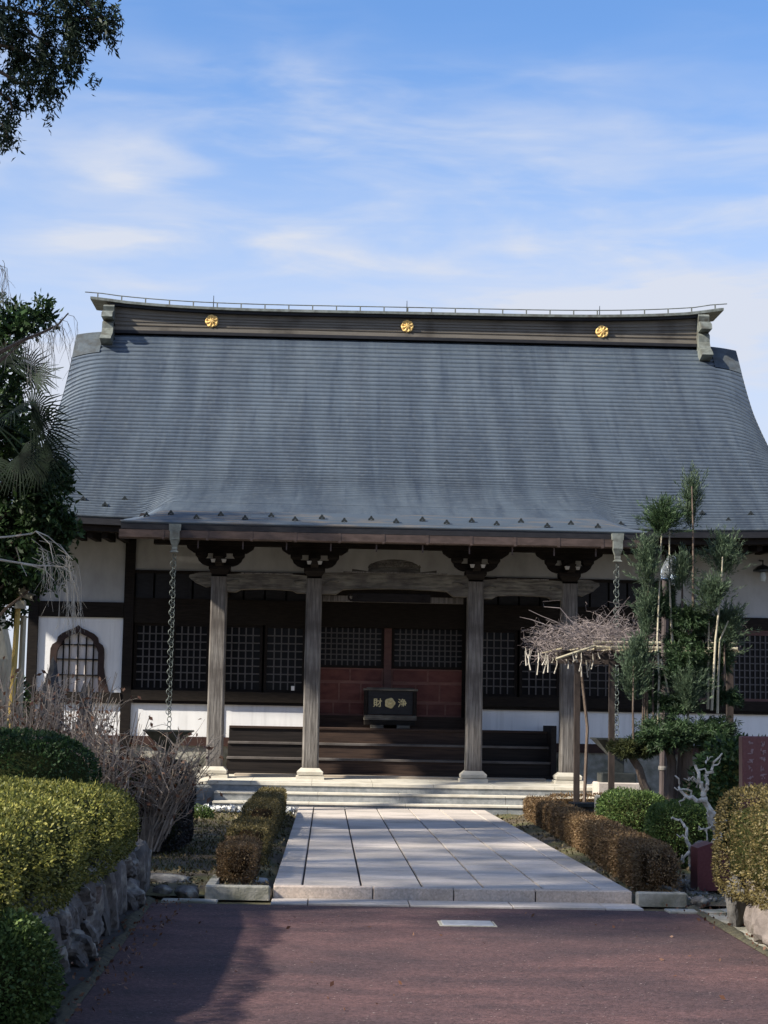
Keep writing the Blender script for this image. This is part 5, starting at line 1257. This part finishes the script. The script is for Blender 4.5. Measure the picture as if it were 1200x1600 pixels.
for pts in ([(870, 985), (850, 975), (830, 968), (812, 964)], [(895, 990), (870, 972), (845, 962), (826, 953)], [(890, 990), (862, 978), (838, 1000), (826, 1030)], [(940, 980), (930, 955), (950, 940), (975, 945)], [(900, 980), (875, 950), (850, 948), (848, 940), (875, 938)], [(930, 985), (960, 950), (985, 945), (1000, 935)], [(915, 985), (890, 968), (882, 962)], [(950, 975), (965, 955), (984, 932)]):
    ln.append((([V3(*at(x, y, YT-.2)) for x, y in pts]), .008, .003))
tubes('vines', ln, m_vine, t)
pl_ = []
for k in range(34):
    x = random.choice([random.uniform(815, 860), random.uniform(850, 905), random.uniform(890, 935)]); y = np.interp(x, [815, 860, 935], [1015, 1022, 1015])+random.uniform(-6, 6); L_ = random.choice((.1, .14, .2, .25, .4))*random.uniform(.8, 1.2)
    s_ = V3(*at(x, y, YT-.3+random.uniform(-.2, .6))); pl_.append(([s_, s_+V3(.01, 0, -L_*.5), s_+V3(random.uniform(-.06, .05), 0, -L_)], .004, .012))
tagit(tubes('seed_pods', pl_, m_twigpale, t, 4), kind='stuff')
tubes('trunk', [([(X_(912, 1200, YT+.5), YT+.5, 0), (X_(918, 1100, YT+.5), YT+.5, 1.6), (X_(905, 1010, YT+.4), YT+.4, zt_)], .03, .022)], m_bark, t, 6)
# ---- garden lamp
YLp = 27.6
p = at(1040, 905, YLp); pb = at(1036, 1200, YLp)
t = empty('garden_lamp', (pb.x, YLp, .06), 'brown lamp post with a clear domed glass shade between the cedar stems', 'lamp')
tubes('pole', [([(pb.x-.01, YLp, 0), pb, (p.x-.0, YLp, p.z)], .058, .05)], m_mosswood, t, 10)
mb = MB(); mb.lathe(pb.x, YLp, [(pb.z-.03, .068), (pb.z+.0, .072), (pb.z+.03, .068)], 12); mb.build('collar', m_greywood, t)
q = at(1049, 900, YLp); zt_ = at(1049, 868, YLp).z
mb = MB(); mb.lathe(q.x, YLp, [(q.z-.04, .17), (q.z+.1, .155), (q.z+.2, .11), (zt_-.01, .05), (zt_, .01)], 18); mg = mat('clear_glass', (.85, .9, .92), .08); mg.node_tree.nodes['Principled BSDF'].inputs['Transmission Weight'].default_value = .9; mg.node_tree.nodes['Principled BSDF'].inputs['IOR'].default_value = 1.08; mb.build('shade', mg, t, smooth=True)
mb = MB(); mb.lathe(q.x+.02, YLp, [(q.z-.15, .02), (q.z-.12, .05), (q.z-.03, .06), (q.z+.02, .03)], 12); mb.build('bulb', mat('white_bulb', (.75, .78, .78), .3), t, smooth=True)
# ---- bleached deadwood
YW = 18.6
t = empty('deadwood', (X_(1120, 1360, YW), YW, .06), 'bleached twisted deadwood standing before the right hedge', 'dead tree')
def K(x, y, dy=0): return V3(*at(760+x/2.727, 1120+y/2.727, YW+dy))
for pts, r0, r1 in (([(985, 560), (985, 500), (968, 450), (955, 400), (930, 345), (915, 300), (905, 260), (890, 205)], .05, .012), ([(925, 350), (940, 290), (935, 240), (965, 210), (1005, 155)], .025, .008),
                    ([(935, 355), (895, 358), (850, 338), (820, 300), (803, 250)], .026, .007), ([(850, 338), (828, 380)], .012, .006), ([(870, 350), (858, 310), (800, 300)], .014, .006), ([(895, 300), (885, 265), (860, 268)], .01, .005), ([(912, 290), (880, 255), (840, 262)], .012, .005),
                    ([(990, 545), (950, 562), (905, 588), (870, 575), (852, 520), (846, 470), (820, 440), (788, 435)], .032, .008), ([(852, 520), (810, 500)], .01, .005), ([(870, 575), (840, 600), (830, 612)], .018, .008), ([(905, 588), (885, 640), (875, 655)], .018, .007),
                    ([(905, 585), (912, 640), (915, 705)], .02, .009), ([(870, 580), (868, 640), (890, 640)], .015, .006), ([(975, 470), (1000, 450), (1022, 448)], .018, .006), ([(990, 450), (985, 410), (1005, 395), (1022, 400)], .012, .006), ([(960, 470), (930, 485), (905, 465)], .012, .005),
                    ([(945, 560), (940, 500), (905, 465)], .01, .005), ([(965, 215), (990, 200), (1000, 175)], .01, .004), ([(900, 240), (915, 225), (945, 240), (930, 270)], .01, .005), ([(955, 400), (940, 430), (960, 470)], .014, .01), ([(935, 200), (942, 172), (965, 170)], .008, .004)):
    P = [K(x, y, .05*math.sin(i*1.7+x)) for i, (x, y) in enumerate(pts)]; Q = []
    for a_, b_ in zip(P[:-1], P[1:]):
        Q += [a_, a_+(b_-a_)*.35+rng.normal(size=3)*.016, a_+(b_-a_)*.7+rng.normal(size=3)*.016]
    Q.append(P[-1]); tubes('branch' if r0 < .05 else 'trunk', [(Q, r0, r1)], m_dead, t, 6)
# ---- red stones
t = empty('inscribed_stone', (X_(1185, 1200, 19), 19, 0), 'polished maroon stone slab with columns of carved characters behind right hedge', 'monument')
a_, b_ = at(1160, 1150, 19), at(1230, 1152, 19)
MB().box(a_.x, b_.x, 19, 19.18, 0, a_.z, .012).build('slab', m_maroon, t)
mb = MB()
for px0 in (1168, 1187, 1207):
    for r_ in range(6):
        cx_, cz_ = X_(px0+5, 1180, 19), a_.z-.07-.085*r_; 
        for q in range(6):
            if random.random() < .5: w_ = random.uniform(.02, .05); dx, dz = random.uniform(-.02, .02), random.uniform(-.03, .03); mb.box(cx_+dx-w_/2, cx_+dx+w_/2, 18.996, 19.0-.001, cz_+dz-.004, cz_+dz+.004)
            else: w_ = random.uniform(.015, .04); dx, dz = random.uniform(-.02, .02), random.uniform(-.02, .02); mb.box(cx_+dx-.004, cx_+dx+.004, 18.9955, 19.0-.001, cz_+dz-w_/2, cz_+dz+w_/2)
o = mb.build('carved_lettering', m_maroonlet, t); o['kind'] = 'stuff'
t = empty('red_stone_block', (3.75, 18, 0), 'low polished maroon stone block with sloped top below the deadwood', 'stone')
q = [(1090, 1325), (1113, 1317), (1138, 1336), (1141, 1392), (1090, 1392)]
mb = MB(); mb.prism([(X_(x, y, 17.9), max(.03, Z_(x, y, 17.9))) for x, y in q][::-1], 17.9, 18.25); mb.build('block', m_maroon, t)
tagit(rock((X_(1104, 1322, 18.3), 18.35, .42), (.15, .12, .1), 120, m_rockpink, 'rock', None), 'pinkish rock lying on the maroon block', 'rock')
# ---- dark slab bench and little post near the trellis
t = empty('stone_bench', (X_(915, 1262, 28.5), 28.5, .05), 'low dark slab seat at the foot of the trellis posts', 'bench')
a_, b_ = at(893, 1254, 28.5), at(942, 1254, 28.5)
MB().box(a_.x, b_.x, 28.4, 28.9, a_.z-.06, a_.z, .01).build('seat', m_bronze, t); MB().box(a_.x+.05, b_.x-.05, 28.5, 28.8, .05, a_.z-.061).build('base', m_rockdark, t)
t = tagit(MB().box(X_(929, 1262, 28.2), X_(939, 1262, 28.2), 28.15, 28.25, .05, Z_(930, 1242, 28.2), .02).build('marker_post', m_kerb, None), 'small grey stone marker post beside the dark slab seat', 'post')
for o in proto: bpy.data.objects.remove(o)
